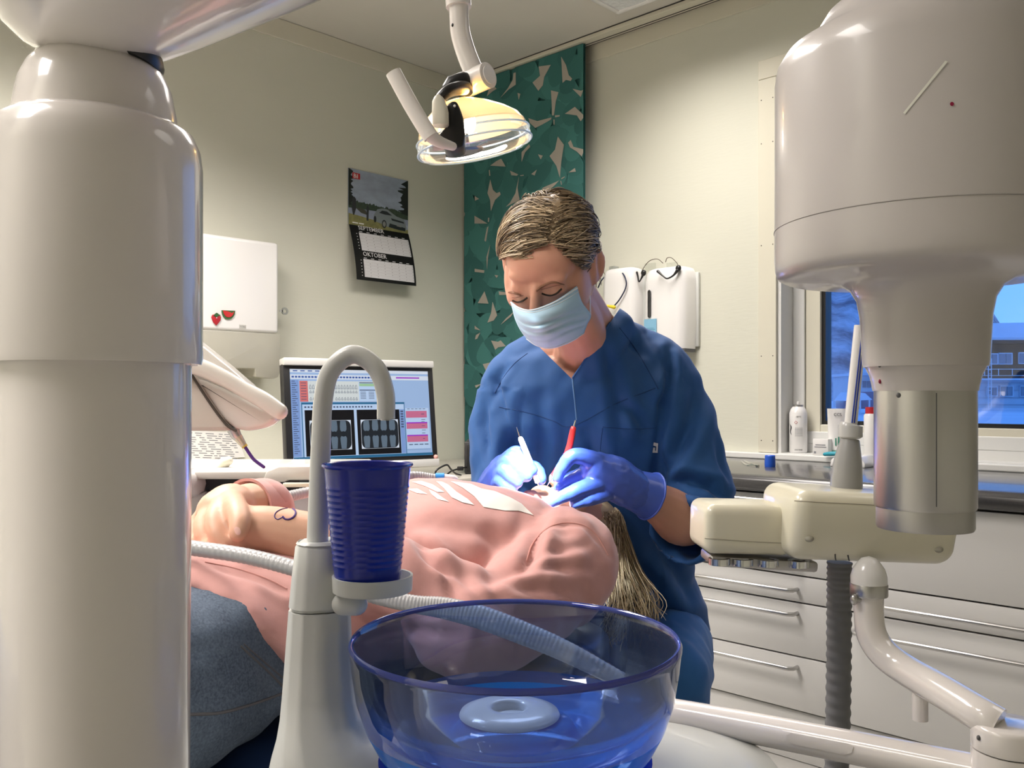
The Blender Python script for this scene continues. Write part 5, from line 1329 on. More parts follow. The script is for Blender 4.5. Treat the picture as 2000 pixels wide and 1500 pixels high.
# hoodie ---------------------------------------------------------------
pink = mat('pink_sweat_cloth', (.55, .285, .26), .9, sheen=.25, var=.05, vscale=120, bump=(900, .25, .0006))
b = NB()
def tsec(s, z, w, t, ds=0.): return [q + V((0, ds * (q.z - z) / t, 0)) for q in oval(Q(s, 0, z), V((1, 0, 0)), UP, w, t, 36, 2.3)]
ring_faces(b, [tsec(*q) for q in ((-.515, .700, .185, .098, -.085), (-.505, .700, .196, .108, -.085), (-.47, .702, .190, .104, -.05), (-.42, .706, .176, .100, 0), (-.32, .712, .174, .106, 0), (-.20, .722, .180, .124, 0), (-.12, .728, .185, .128, 0), (-.04, .732, .185, .112, 0), (.01, .735, .165, .090, 0), (.045, .738, .110, .062, 0), (.07, .742, .075, .056, 0))])
limb(b, [(Q(-.02, .155, .738), .080), (Q(-.06, .185, .735), .080), (Q(-.15, .218, .718), .068), (Q(-.25, .235, .700), .062), (NE + V((.005, -.03, .002)), .060)])
limb(b, [(NE + V((0, .01, 0)), .060), (Q(-.31, .19, .735), .056), (Q(-.355, .15, .765), .050)])
limb(b, [(Q(-.02, -.155, .738), .078), (Q(-.15, -.218, .718), .066), (FE, .060)])
fdir = [FE, Q(-.34, -.15, .765), P(525, 990, 1.20), P(492, 992, 1.165)]
tube(b, fdir, [.056, .046, .035, .036], 24, n=5)
me = blob(b, .006, 9)
HOODC = [([(1066, 1002), (1052, 1040), (1040, 1082), (1024, 1108), (985, 1120), (955, 1134)], 12, .011), ([(955, 1134), (905, 1118), (850, 1096), (800, 1052)], 12, .007), ([(1040, 1098), (1085, 1074), (1145, 1064)], 9, .004), ([(1022, 1122), (1080, 1106), (1150, 1110)], 9, .0045), ([(970, 1142), (1040, 1150), (1130, 1158)], 10, .004), ([(868, 1108), (925, 1150), (950, 1190)], 10, .006), ([(820, 1062), (870, 1116), (885, 1170)], 10, .006), ([(930, 1130), (960, 1160), (1000, 1200), (1060, 1215)], 10, .005), ([(1030, 1096), (1056, 1042), (1080, 1026), (1110, 1021), (1140, 1026), (1176, 1062), (1190, 1090)], 5, .003), ([(800, 1030), (850, 1020), (920, 1040), (1000, 1060)], 16, .005), ([(400, 1100), (480, 1120), (560, 1155)], 8, .004), ([(700, 1200), (800, 1230), (900, 1240)], 10, .006)]
def hood_fold(p, n):
    s, k = p.y - MY, p.x - MX
    a = noise.noise(V((k * 9, s * 26 + p.z * 10, p.z * 9))) * .0038
    a += noise.noise(V((k * 20 + s * 18, s * 10 - k * 12, p.z * 26))) * .0026
    r = p - CAM; d = r.dot(AHEAD); px = r.dot(RIGHT) / d * FPX + 1000; py = HOR - r.z / d * FPX
    if n.dot(r) < 0: a += creases(px, py, HOODC)
    if k > .12:
        a += .0026 * math.sin((s * 1.1 + k * .8 - p.z * .35) * 95 + 3 * noise.noise(p * 8)) * min(1, (k - .12) / .05) * (.45 + .55 * noise.noise(V((k * 6, s * 6, p.z * 6))))
    return a
displace(me, hood_fold)
hood = link_mesh('hoodie', me, pink, PT, 180)
bvp = bvh_of(hood)
prints = [[(880, 941), (900, 943), (920, 946), (940, 955), (966, 960), (996, 972), (1018, 984), (1030, 996), (1042, 1007), (1012, 998), (986, 998), (944, 991), (926, 970), (903, 953)],
          [(852, 941), (864, 942), (876, 948), (891, 961), (913, 975), (926, 987), (903, 982), (882, 972), (868, 955)], [(838, 957), (850, 962), (862, 971), (877, 981), (855, 976), (843, 966)],
          [(805, 942), (822, 940), (845, 947), (868, 962), (855, 962), (830, 950)], [(795, 956), (815, 955), (835, 966), (815, 964)]]
b = NB()
for pp in prints: patch(b, bvp, pp, .0008, 4)
obj('brush_print', b, mat('white_print', (.80, .77, .72), .7), hood, 60)
dp = mat('pink_seam', (.55, .27, .24), .9)
b = NB(); seam(b, bvp, [(1028, 1096), (1038, 1066), (1056, 1042), (1080, 1026), (1110, 1021), (1140, 1026), (1160, 1040), (1176, 1062), (1188, 1085)], .0013, -.0003); obj('armhole_seam', b, dp, hood)
b = NB(); seam(b, bvp, [(400, 1098), (460, 1110), (520, 1130), (560, 1150)], .0012, -.0003); obj('hem_seam', b, dp, hood)
b = NB(); F = frames([fdir[-2], fdir[-1], fdir[-1] + (fdir[-1] - fdir[-2]) * .3])[1]
for r0, r1, l in ((.0465, .0405, 0),):
    c0 = fdir[-1] - F[0] * .028; c1 = fdir[-1] + F[0] * .012
    rings = [[c + (F[1] * math.cos(t) + F[2] * math.sin(t)) * r for t in np.linspace(0, 2 * PI, 32, endpoint=False)] for c, r in ((c0, .037), (c1, .0385), (c1, .035), (c0 - F[0] * .0, .030))]
    ring_faces(b, rings, cap=False)
bmesh.ops.recalc_face_normals(b, faces=b.faces); obj('cuff', b, pink, hood, 60)
# jeans ----------------------------------------------------------------
denim = bpy.data.materials.new('blue_denim'); denim.use_nodes = True
n_, l_ = denim.node_tree.nodes, denim.node_tree.links; bs_ = n_['Principled BSDF']; bs_.inputs['Roughness'].default_value = .9
tc_ = n_.new('ShaderNodeTexCoord'); nz_ = n_.new('ShaderNodeTexNoise'); nz_.inputs['Scale'].default_value = 14; nz_.inputs['Detail'].default_value = 6
n2_ = n_.new('ShaderNodeTexNoise'); n2_.inputs['Scale'].default_value = 420; n2_.inputs['Detail'].default_value = 2
rm_ = n_.new('ShaderNodeValToRGB'); rm_.color_ramp.elements[0].color = (.018, .028, .05, 1); rm_.color_ramp.elements[0].position = .3; rm_.color_ramp.elements[1].color = (.12, .16, .22, 1); rm_.color_ramp.elements[1].position = .75
ad_ = n_.new('ShaderNodeMath'); ad_.operation = 'MULTIPLY_ADD'; ad_.inputs[1].default_value = .55
m_ = n_.new('ShaderNodeMath'); m_.operation = 'MULTIPLY'; m_.inputs[1].default_value = .55
l_.new(tc_.outputs['Object'], nz_.inputs[0]); l_.new(tc_.outputs['Object'], n2_.inputs[0]); l_.new(n2_.outputs[0], ad_.inputs[0]); l_.new(nz_.outputs[0], m_.inputs[0]); l_.new(m_.outputs[0], ad_.inputs[2]); l_.new(ad_.outputs[0], rm_.inputs[0]); l_.new(rm_.outputs[0], bs_.inputs['Base Color'])
bp_ = n_.new('ShaderNodeBump'); bp_.inputs['Strength'].default_value = .4; bp_.inputs['Distance'].default_value = .001; l_.new(n2_.outputs[0], bp_.inputs['Height']); l_.new(bp_.outputs[0], bs_.inputs['Normal'])
b = NB()
ring_faces(b, [oval(Q(s, 0, z), V((1, 0, 0)), UP, w, t, 32, 3.2) for s, z, w, t in ((-.46, .70, .165, .088), (-.52, .692, .185, .098), (-.60, .680, .207, .108), (-.66, .674, .218, .110), (-.74, .670, .212, .102))])
for k in (-1, 1):
    limb(b, [(Q(-.60, .115 * k, .682), .100), (Q(-.70, .125 * k, .680), .100), (Q(-.82, .122 * k, .682), .090), (Q(-.98, .108 * k, .678), .070), (Q(-1.2, .10 * k, .618), .062), (Q(-1.38, .095 * k, .578), .056)])
me = blob(b, .007, 8)
displace(me, lambda p, n: noise.noise(V((p.x * 18, p.y * 14 + p.z * 16, p.z * 22))) * .0055 + noise.noise(p * 50) * .0014 + (.0035 * math.sin((p.y * 1.2 + p.z * .7) * 90 + 4 * noise.noise(p * 7)) * (.5 + noise.noise(p * 5))))
jn = link_mesh('jeans', me, denim, PT, 180); bvj = bvh_of(jn)
b = NB(); seam(b, bvj, [(360, 1396), (430, 1392), (490, 1376), (552, 1354)], .0016, .0002); seam(b, bvj, [(470, 1262), (500, 1290), (530, 1318), (556, 1345)], .0014, .0002); seam(b, bvj, [(476, 1258), (508, 1286), (538, 1312), (560, 1330)], .0010, .0002); obj('stitching', b, mat('denim_seam', (.10, .10, .11), .9), jn)
for k in (-1, 1):
    b = NB(); limb(b, [(Q(-1.40, .095 * k, .565), .044), (Q(-1.455, .10 * k, .61), .044), (Q(-1.47, .115 * k, .70), .036)]); obj('sock', b, mat('white_sock', (.6, .6, .6), .9), PT)
# hair ------------------------------------------------------------------
random.seed(11)
hair_m = [mat('blond_hair_dark', (.24, .175, .10), .45), mat('blond_hair', (.50, .39, .24), .42), mat('blond_hair_light', (.74, .63, .43), .4)]
def strands(name, lines, rad, mats, parent, seg=3):
    me = bpy.data.meshes.new(name); vs, fs, mi = [], [], []
    for L, m in lines:
        F = frames(L); o = len(vs); n = len(L)
        for i, (p, (t, u, w)) in enumerate(zip(L, F)):
            r = rad * (1 - .6 * (i / (n - 1)) ** 3)
            for k in range(seg):
                a = 2 * PI * k / seg; vs.append(p + (u * math.cos(a) + w * math.sin(a)) * r)
        for i in range(n - 1):
            for k in range(seg):
                j = (k + 1) % seg
                fs.append((o + i * seg + k, o + i * seg + j, o + (i + 1) * seg + j, o + (i + 1) * seg + k)); mi.append(m)
    me.from_pydata([tuple(v) for v in vs], [], fs); me.update()
    o = link_mesh(name, me, mats, parent, 180)
    me.polygons.foreach_set('material_index', mi); o['kind'] = 'stuff'
    return o
b = NB(); ell(b, HC + V((0, .038, -.014)), (.080, .088, .092)); ell(b, HC + V((.02, .03, -.055)), (.085, .07, .06)); me = blob(b, .006, 6)
hcap = link_mesh('hair', me, hair_m[1], PT, 180)
lines = []
for i in range(1500):
    a = random.uniform(-.3, PI + .3); e = random.uniform(-.2, 1.2)
    d = V((math.cos(a) * math.cos(e * .6), math.sin(a) * math.cos(e * .6) * .9 + .15, math.sin(e) * .7))
    p = HC + V((0, .03, -.01)) + V((d.x * .080, d.y * .092, d.z * .088))
    L = [p]; tgt = Q(.17 + random.uniform(-.05, .10), .085 + random.gauss(0, .028), random.uniform(.565, .62)) if random.random() < .75 else Q(.27 + random.uniform(-.03, .05), random.uniform(-.06, .08), random.uniform(.57, .64))
    mid = V(((p.x + tgt.x) / 2, (p.y + tgt.y) / 2, (p.z + tgt.z) / 2)); off = (mid - HC - V((0, .02, -.02)))
    if off.length < .098: mid = HC + V((0, .02, -.02)) + off.normalized() * .100
    wv = V((random.gauss(0, .006), random.gauss(0, .006), random.gauss(0, .004)))
    s = spline([tuple(p), tuple(mid), tuple(mid * .4 + tgt * .6 + wv + V((.012, 0, 0))), tuple(tgt)], 4)
    lines.append(([V([float(k) for k in q]) for q in s], random.choices((0, 1, 2), (3, 5, 3))[0]))
strands('hair_strands', lines, .0009, hair_m, hcap)

# ================================================================== dentist
ST = thing('stool', 'round swivel stool under the seated dentist', 'stool', (c2w(.22, 1.93, 0)))
sc_ = c2w(.22, 1.93, 0)
b = NB(); lathe(b, [(0, .36), (.15, .36), (.18, .375), (.185, .40), (.17, .425), (0, .43)], sc_, seg=40); obj('seat', b, mat('black_vinyl', (.02, .02, .022), .4), ST, 60)
b = NB(); lathe(b, [(0, .06), (.03, .06), (.025, .36), (0, .36)], sc_, seg=24); obj('column', b, steel, ST, 50)
for k in range(5):
    a = k * 2 * PI / 5; d = V((math.cos(a), math.sin(a), 0))
    b = NB(); tube(b, [sc_ + UP * .085, sc_ + d * .25 + UP * .06], [.018, .012], 12); lg = obj('leg', b, steel, ST, 50)
    b = NB(); ell(b, sc_ + d * .25 + UP * .025, (.025, .025, .025), u=12, v=8); obj('castor', b, black, lg)

DN = thing('person', 'dentist in blue scrubs and face mask leaning over the patient', 'person', c2w(.22, 1.75, 0))
HS_ = .965
hyaw, hpit, hrol = math.radians(-21), math.radians(41), math.radians(-9)
HR = RCAM @ (Matrix.Rotation(hrol, 3, 'Y') @ Matrix.Rotation(hpit, 3, 'X') @ Matrix.Rotation(hyaw, 3, 'Z'))
HO = c2w(.0615, 1.50, 1.197)
def H(x, y, z): return HO + HR @ (V((x, y, z)) * HS_)
dskin = mat('dentist_skin', (.60, .315, .225), .45, var=.05, vscale=40, sub=.12, bump=(200, .08, .001))
b = NB()
def hell(c, r): ell(b, H(*c), [k * HS_ for k in r], HR, 24, 16)
def hlimb(pts, seg=14): limb(b, [(H(*p), r * HS_) for p, r in pts], seg)
hell((0, .018, .034), (.074, .092, .0775)); hell((0, -.030, -.012), (.064, .062, .085)); hell((0, -.042, -.070), (.050, .047, .042)); hell((0, -.072, -.098), (.022, .020, .018)); hell((0, -.040, .042), (.060, .048, .048)); hell((0, .055, -.015), (.060, .050, .055))
for k in (-1, 1):
    hell((.040 * k, -.052, -.024), (.025, .026, .028)); hell((.022 * k, -.071, .030), (.029, .0165, .013)); hell((.054 * k, -.012, -.018), (.021, .050, .060)); hell((.031 * k, -.0735, .0080), (.0175, .0135, .0120))
    hell((.050 * k, .020, -.040), (.025, .032, .040))
    # ear
    ring = [(.078 * k + .012 * k * max(0, math.cos(t)), .014 + .015 * math.cos(t), -.002 + .030 * math.sin(t)) for t in np.linspace(0, 2 * PI, 14, endpoint=False)]
    rp = [H(*q) for q in ring]; tube(b, rp + [rp[0], rp[1]], .0050, 8)
    hell((.079 * k, .012, -.002), (.0075, .014, .028)); hell((.078 * k, .008, -.028), (.005, .008, .009))
hlimb([((0, -.090, .016), .008), ((0, -.106, -.016), .010), ((0, -.108, -.030), .012)])
hlimb([((0, .028, -.05), .054), ((0, .035, -.10), .052)])
limb(b, [(H(0, .033, -.075), .052), (P(1134, 655, 1.64), .048), (P(1122, 705, 1.725), .046), (P(1122, 745, 1.755), .055)]); limb(b, [(H(0, .045, -.055), .050), (P(1160, 640, 1.69), .042), (P(1168, 668, 1.735), .040)]); limb(b, [(P(1165, 645, 1.71), .042), (P(1205, 680, 1.735), .042), (P(1270, 722, 1.74), .045)]); limb(b, [(P(1105, 680, 1.72), .036), (P(1070, 706, 1.745), .036), (P(1040, 730, 1.75), .04)])
ring_faces(b, [oval(P(px, py, d), RIGHT, AHEAD, w, h, 32, 2.5) for px, py, d, w, h in ((1130, 700, 1.735, .085, .056), (1138, 726, 1.74, .135, .070), (1143, 765, 1.73, .172, .092), (1145, 830, 1.73, .172, .103), (1150, 920, 1.75, .168, .105), (1165, 1020, 1.79, .155, .105), (1180, 1110, 1.84, .155, .11), (1200, 1210, 1.89, .17, .12), (1205, 1260, 1.90, .16, .12))])
SR_, ER_, WR_ = P(1285, 735, 1.73), P(1372, 985, 1.645), P(1258, 968, 1.535)
limb(b, [(SR_, .05), (P(1325, 850, 1.70), .046), (ER_, .042)]); limb(b, [(ER_, .043), (P(1336, 1015, 1.60), .048), (P(1300, 992, 1.565), .0395), (WR_, .0285), (P(1240, 958, 1.53), .026)])
SL_, EL_, WL_ = P(1010, 745, 1.74), P(972, 985, 1.70), P(958, 975, 1.62)
limb(b, [(SL_, .05), (P(990, 860, 1.72), .045), (EL_, .04)]); limb(b, [(EL_, .04), (WL_, .028)])
for sx, kx in ((1295, 1308), (1122, 1060)):
    limb(b, [(P(sx, 1235, 1.88), .085), (P((sx + kx) / 2, 1275, 1.76), .075), (P(kx, 1325, 1.63), .056)])
    kn = P(kx, 1325, 1.63); ft = V((kn.x, kn.y, .09)) + AHEAD * .06
    limb(b, [(kn, .056), (kn * .5 + ft * .5, .05), (ft, .036)])
me = blob(b, .0034, 6)
HRI = HR.transposed()
def ear_hollow(p, n):
    q = (HRI @ (p - HO)) / HS_
    if abs(q.x) < .070 or abs(q.x) > .11: return 0.
    e = ((q.y - .014) / .0105) ** 2 + ((q.z + .001) / .0215) ** 2
    return -.0030 * (1 - e) if e < 1 else 0.
displace(me, ear_hollow)
dbody = link_mesh('body', me, dskin, DN, 180); bvd = bvh_of(dbody)
brow = mat('eyebrow_brown', (.24, .12, .075), .8); lash = mat('lash_dark', (.03, .018, .012), .7)
b = NB()
for pp, rr_ in (([(1047, 569), (1060, 558.5), (1080, 551), (1102, 556)], [.0012, .0024, .0021, .0008]), ([(993, 571), (1001, 571), (1010, 573), (1018, 577)], [.0012, .0024, .0026, .0016])):
    s = spline([(*q, r) for q, r in zip(pp, rr_)], 6); pts = [(on_surf(bvd, q[0], q[1], .0), q[2]) for q in s]; pts = [q for q in pts if q[0] and (q[0] - CAM).dot(AHEAD) < 1.5]
    b = NB(); tube(b, [q[0] for q in pts], [float(q[1]) for q in pts], 8, flat=1.); obj('eyebrow', b, brow, dbody)
for pp in ([(1058, 573), (1066, 576), (1076, 577), (1087, 573), (1097, 564)], [(1001, 587), (1010, 590), (1020, 588), (1030, 581)]):
    b = NB(); seam(b, bvd, pp, .0016, .0001); obj('eyelashes', b, lash, dbody)
for pp in ([(1056, 566), (1068, 563), (1082, 559), (1096, 556)], [(1000, 581), (1010, 581), (1022, 577)]): b = NB(); seam(b, bvd, pp, .0006, .0); obj('lid_crease', b, mat('lid_crease', (.33, .15, .11), .6), dbody)

# scrubs ----------------------------------------------------------------
scrub = mat('blue_scrub_cloth', (.012, .078, .255), .75, sheen=.12, var=.06, vscale=60, bump=(700, .2, .0006))
b = NB()
ring_faces(b, [oval(P(px, py, d), RIGHT, AHEAD, w, h, 40, 2.5) for px, py, d, w, h in ((1130, 668, 1.715, .066, .052), (1134, 684, 1.72, .100, .066), (1140, 706, 1.73, .160, .084), (1143, 755, 1.73, .188, .105), (1145, 830, 1.73, .190, .118), (1150, 920, 1.75, .186, .120), (1165, 1020, 1.79, .178, .122), (1180, 1110, 1.84, .178, .128), (1196, 1190, 1.88, .190, .142), (1204, 1222, 1.89, .196, .150), (1205, 1226, 1.89, .190, .145))])
limb(b, [(P(1196, 640, 1.70), .042), (P(1172, 682, 1.662), .044), (P(1138, 738, 1.672), .045)]); limb(b, [(P(1172, 652, 1.705), .056), (P(1215, 678, 1.74), .056), (P(1275, 720, 1.74), .064)]); limb(b, [(P(1095, 672, 1.72), .050), (P(1060, 696, 1.74), .056), (P(1030, 722, 1.74), .062)])
limb(b, [(P(1270, 724, 1.73), .068), (P(1288, 745, 1.73), .073), (P(1312, 810, 1.71), .075), (P(1337, 885, 1.68), .073), (P(1358, 945, 1.65), .068), (P(1368, 978, 1.63), .062)])
def hollow(pts, rads, th=.008, seg=28):
    """sleeve end: open thick-walled tube"""
    F = frames(pts)
    ro = [[p + (u * math.cos(t) + w * math.sin(t)) * r for t in np.linspace(0, 2 * PI, seg, endpoint=False)] for p, r, (tt, u, w) in zip(pts, rads, F)]
    ri = [[p + (u * math.cos(t) + w * math.sin(t)) * (r - th) for t in np.linspace(0, 2 * PI, seg, endpoint=False)] for p, r, (tt, u, w) in zip(pts, rads, F)]
    ring_faces(b, ro + ri[::-1] , cap=True)
hollow([P(1392, 985, 1.64), P(1370, 1010, 1.62), P(1346, 1028, 1.60), P(1326, 1036, 1.575)], [.056, .064, .067, .066], .010)
limb(b, [(P(1030, 728, 1.74), .062), (P(1010, 755, 1.74), .068), (P(995, 830, 1.73), .070), (P(985, 905, 1.71), .068), (P(980, 960, 1.69), .062), (P(985, 1000, 1.65), .058)])
me = blob(b, .0055, 7)
SCRC = [([(1306, 684), (1308, 730), (1296, 790)], 8, .006), ([(1358, 764), (1348, 830), (1322, 882), (1292, 930)], 15, .010), ([(1290, 946), (1340, 938), (1390, 950), (1424, 976)], 9, .009), ([(1312, 952), (1365, 966), (1402, 992)], 8, .006), ([(1346, 1020), (1372, 1042), (1402, 1060)], 8, .005), ([(946, 762), (942, 830), (958, 900)], 9, .006), ([(1182, 650), (1202, 760), (1212, 850)], 12, .004), ([(1052, 780), (1062, 860), (1056, 920)], 12, .004), ([(1216, 786), (1238, 806), (1262, 838)], 9, .005), ([(1150, 850), (1162, 890), (1158, 930)], 14, .005), ([(990, 712), (968, 740), (958, 790)], 7, .004), ([(1240, 690), (1262, 760), (1256, 830)], 12, .003), ([(1280, 1070), (1320, 1110), (1350, 1170)], 12, .006), ([(1230, 1090), (1280, 1150), (1310, 1200)], 12, .006), ([(1400, 860), (1412, 910), (1424, 950)], 7, .004)]
def scrub_fold(p, n):
    r = (p - CAM); xc = r.dot(RIGHT); d = r.dot(AHEAD); z = p.z
    px = xc / d * FPX + 1000; py = HOR - (z - CAM.z) / d * FPX
    a = noise.noise(V((xc * 14, z * 6, d * 10))) * .0045 + noise.noise(V((xc * 30 + z * 12, z * 16 - xc * 10, d * 22))) * .0022
    if px > 1290 and py > 780:
        a += .006 * math.sin((z * .9 + xc * .75) * 75 + 4 * noise.noise(p * 6)) * min(1, (py - 780) / 120) * (.5 + .5 * noise.noise(p * 9))
    if px < 1020 and py > 760: a += .004 * math.sin((z * .6 - xc * 1.2) * 80 + 3 * noise.noise(p * 6))
    a += noise.noise(V((xc * 24 - z * 20, z * 9 + xc * 8, d * 14))) * .0035
    if n.dot(r) < 0: a += 1.7 * creases(px, py, SCRC)
    # creases where sleeves meet the trunk
    for (x0, y0, x1, y1, w, h) in ((1292, 790, 1282, 950, 9, .010), (962, 745, 1008, 880, 9, .010), (1262, 650, 1300, 720, 7, .004)):
        t = max(0, min(1, ((px - x0) * (x1 - x0) + (py - y0) * (y1 - y0)) / ((x1 - x0) ** 2 + (y1 - y0) ** 2)))
        dd = math.hypot(px - x0 - t * (x1 - x0), py - y0 - t * (y1 - y0))
        a -= h * math.exp(-(dd / w) ** 2)
    return a
displace(me, scrub_fold)
# V neck: cut along two lines of the neckline, open the front between them
bm = NB(); bm.from_mesh(me); bpy.data.meshes.remove(me)
APX = (1117, 740)
def cutplane(p, q):
    a, c = rdir(*p), rdir(*q); n = a.cross(c).normalized(); return n
n1, n2 = cutplane(APX, (1204, 612)), cutplane(APX, (1030, 655))
for n in (n1, n2):
    bmesh.ops.bisect_plane(bm, geom=bm.verts[:] + bm.edges[:] + bm.faces[:], plane_co=CAM, plane_no=n)
probe = (P(1117, 680, 1.7) - CAM)
kill = []
for f in bm.faces:
    r = f.calc_center_median() - CAM
    if r.dot(n1) * probe.dot(n1) > 0 and r.dot(n2) * probe.dot(n2) > 0 and r.dot(AHEAD) < 1.79: kill.append(f)
bmesh.ops.delete(bm, geom=kill, context='FACES')
sco = obj('scrub_top', bm, scrub, DN, 180); bvs = bvh_of(sco)
dk = mat('scrub_seam', (.008, .050, .175), .8)
def sseam(name, lines, r=.0011, m=dk):
    b = NB()
    for pp in lines: seam(b, bvs, pp, r, -.0002)
    if len(b.verts): obj(name, b, m, sco)
    else: b.free()
sseam('raglan_seam', [[(1210, 640), (1240, 680), (1270, 730), (1286, 760)]]); sseam('raglan_seam', [[(1030, 690), (1005, 710), (985, 735), (966, 768)]])
sseam('yoke_seam', [[(975, 795), (1030, 806), (1080, 822), (1106, 834), (1140, 823), (1200, 790), (1280, 758)]])
sseam('front_edge', [[(1118, 740), (1121, 770), (1124, 800), (1126, 820)]], .0013, mat('scrub_edge_light', (.10, .22, .42), .8))
sseam('collar_edge', [[(1197, 622), (1180, 648), (1160, 678), (1138, 710), (1118, 739)]], .0022, scrub); sseam('collar_edge', [[(1045, 668), (1070, 690), (1095, 716), (1116, 739)]], .0022, scrub)
sseam('pocket_edge', [[(1177, 834), (1210, 837), (1250, 838), (1281, 836)], [(1177, 836), (1173, 870), (1170, 910), (1170, 940)]], .0010)
b = NB(); patch(b, bvs, [(1276, 864), (1285, 866), (1284, 884), (1274, 884), (1275, 880), (1280, 880), (1281, 872), (1275, 870)], .0012, 3); patch(b, bvs, [(1275, 874), (1279, 874), (1278, 883), (1274, 883)], .0012, 3); obj('white_tag', b, white, sco, 0)
trs = mat('blue_scrub_trousers', (.020, .115, .34), .75, sheen=.12, var=.06, vscale=60, bump=(700, .2, .0006))
b = NB()
ring_faces(b, [oval(P(px, py, d), RIGHT, AHEAD, w, h, 36, 2.5) for px, py, d, w, h in ((1195, 1180, 1.88, .165, .12), (1203, 1215, 1.89, .185, .14), (1206, 1260, 1.89, .185, .14), (1206, 1290, 1.88, .15, .11))])
for sx, kx in ((1292, 1308), (1125, 1060)):
    limb(b, [(P(sx, 1238, 1.87), .10), (P((sx + kx) / 2, 1280, 1.75), .092), (P(kx, 1325, 1.62), .076)])
    kn = P(kx, 1325, 1.62); ft = V((kn.x, kn.y, .10)) + AHEAD * .05
    limb(b, [(kn, .076), (kn * .5 + ft * .5, .068), (ft, .062)])
me = blob(b, .0065, 7); displace(me, lambda p, n: noise.noise(V((p.x * 16, p.y * 16, p.z * 8))) * .005 + noise.noise(p * 40) * .0015)
link_mesh('trousers', me, trs, DN, 180)
for kx in (1308, 1060):
    kn = P(kx, 1325, 1.62); ft = V((kn.x, kn.y, .035)) + AHEAD * .04
    b = NB(); limb(b, [(ft + AHEAD * .04 + UP * .01, .036), (ft - AHEAD * .06, .038), (ft - AHEAD * .15 - UP * .004, .030)]); obj('shoe', b, mat('white_clog', (.6, .6, .6), .4), DN, 180)
# gloves ----------------------------------------------------------------
glv = mat('blue_nitrile_glove', (.05, .105, .48), .32, coat=.15, bump=(120, .25, .0015), var=.05, vscale=50)
def glove(palm, fingers, cuff):
    b = NB(); limb(b, [(P(*q[:3]), q[3]) for q in palm], 18)
    for f in fingers: limb(b, [(P(*q[:3]), q[3]) for q in f], 12)
    me = blob(b, .0022, 3); displace(me, lambda p, n: noise.noise(p * 90) * .0008)
    g = link_mesh('glove', me, glv, DN, 180)
    b = NB(); c0, c1, r0, r1 = cuff; F = frames([P(*c0), P(*c1), P(*c1) + (P(*c1) - P(*c0))])[0]
    rings = []
    for i, (t, k) in enumerate(((0, 1.0), (.35, 1.02), (.7, 1.04), (.95, 1.05), (1, 1.08), (1.0, 1.03), (.7, .97), (0, .93))):
        p = P(*c0) + (P(*c1) - P(*c0)) * t; r = r0 + (r1 - r0) * t
        rings.append([p + (F[1] * math.cos(a) + F[2] * math.sin(a)) * (r * k + .0012 * noise.noise(V((math.cos(a) * 4, math.sin(a) * 4, t * 3 + i)))) for a in np.linspace(0, 2 * PI, 32, endpoint=False)])
    ring_faces(b, rings, cap=False); bmesh.ops.recalc_face_normals(b, faces=b.faces); tube(b, rings[4] + rings[4][:1], .0018, 8, cap=False); obj('cuff', b, glv, g, 180)
    return g
gl1 = glove([(1250, 964, 1.535, .033), (1225, 950, 1.525, .036), (1195, 932, 1.515, .038), (1168, 918, 1.505, .031)],
      [[(1176, 908, 1.50, .0175), (1150, 895, 1.486, .0150), (1119, 891, 1.474, .0130), (1100, 910, 1.474, .0112), (1089, 933, 1.480, .0095)],
       [(1178, 922, 1.510, .0165), (1142, 926, 1.505, .0135), (1114, 938, 1.505, .0115), (1092, 952, 1.502, .0095)],
       [(1182, 940, 1.500, .0165), (1138, 953, 1.478, .0130), (1106, 967, 1.468, .0115), (1078, 980, 1.466, .0092)],
       [(1190, 960, 1.505, .0150), (1154, 974, 1.486, .0120), (1122, 984, 1.476, .0092)],
       [(1195, 945, 1.545, .018), (1145, 930, 1.535, .015), (1112, 938, 1.52, .0130), (1094, 948, 1.505, .011)]], ((1236, 956, 1.532), (1270, 969, 1.547), .0345, .0385))
gl2 = glove([(950, 975, 1.63, .030), (968, 950, 1.59, .033), (988, 920, 1.56, .031)],
      [[(990, 902, 1.545, .0165), (1009, 887, 1.52, .0150), (1026, 903, 1.508, .0130), (1039, 919, 1.502, .0105)],
       [(984, 910, 1.535, .016), (996, 902, 1.512, .0145), (1012, 916, 1.498, .0125), (1028, 931, 1.494, .010)],
       [(979, 928, 1.535, .0155), (986, 920, 1.508, .0140), (999, 932, 1.493, .0120), (1011, 943, 1.489, .0095)],
       [(974, 946, 1.535, .0145), (979, 940, 1.51, .0125), (990, 950, 1.496, .0105), (1001, 957, 1.492, .009)],
       [(998, 930, 1.565, .017), (1035, 915, 1.55, .0145), (1049, 920, 1.535, .0125), (1056, 936, 1.522, .0105)]], ((960, 962, 1.605), (948, 980, 1.64), .032, .033))
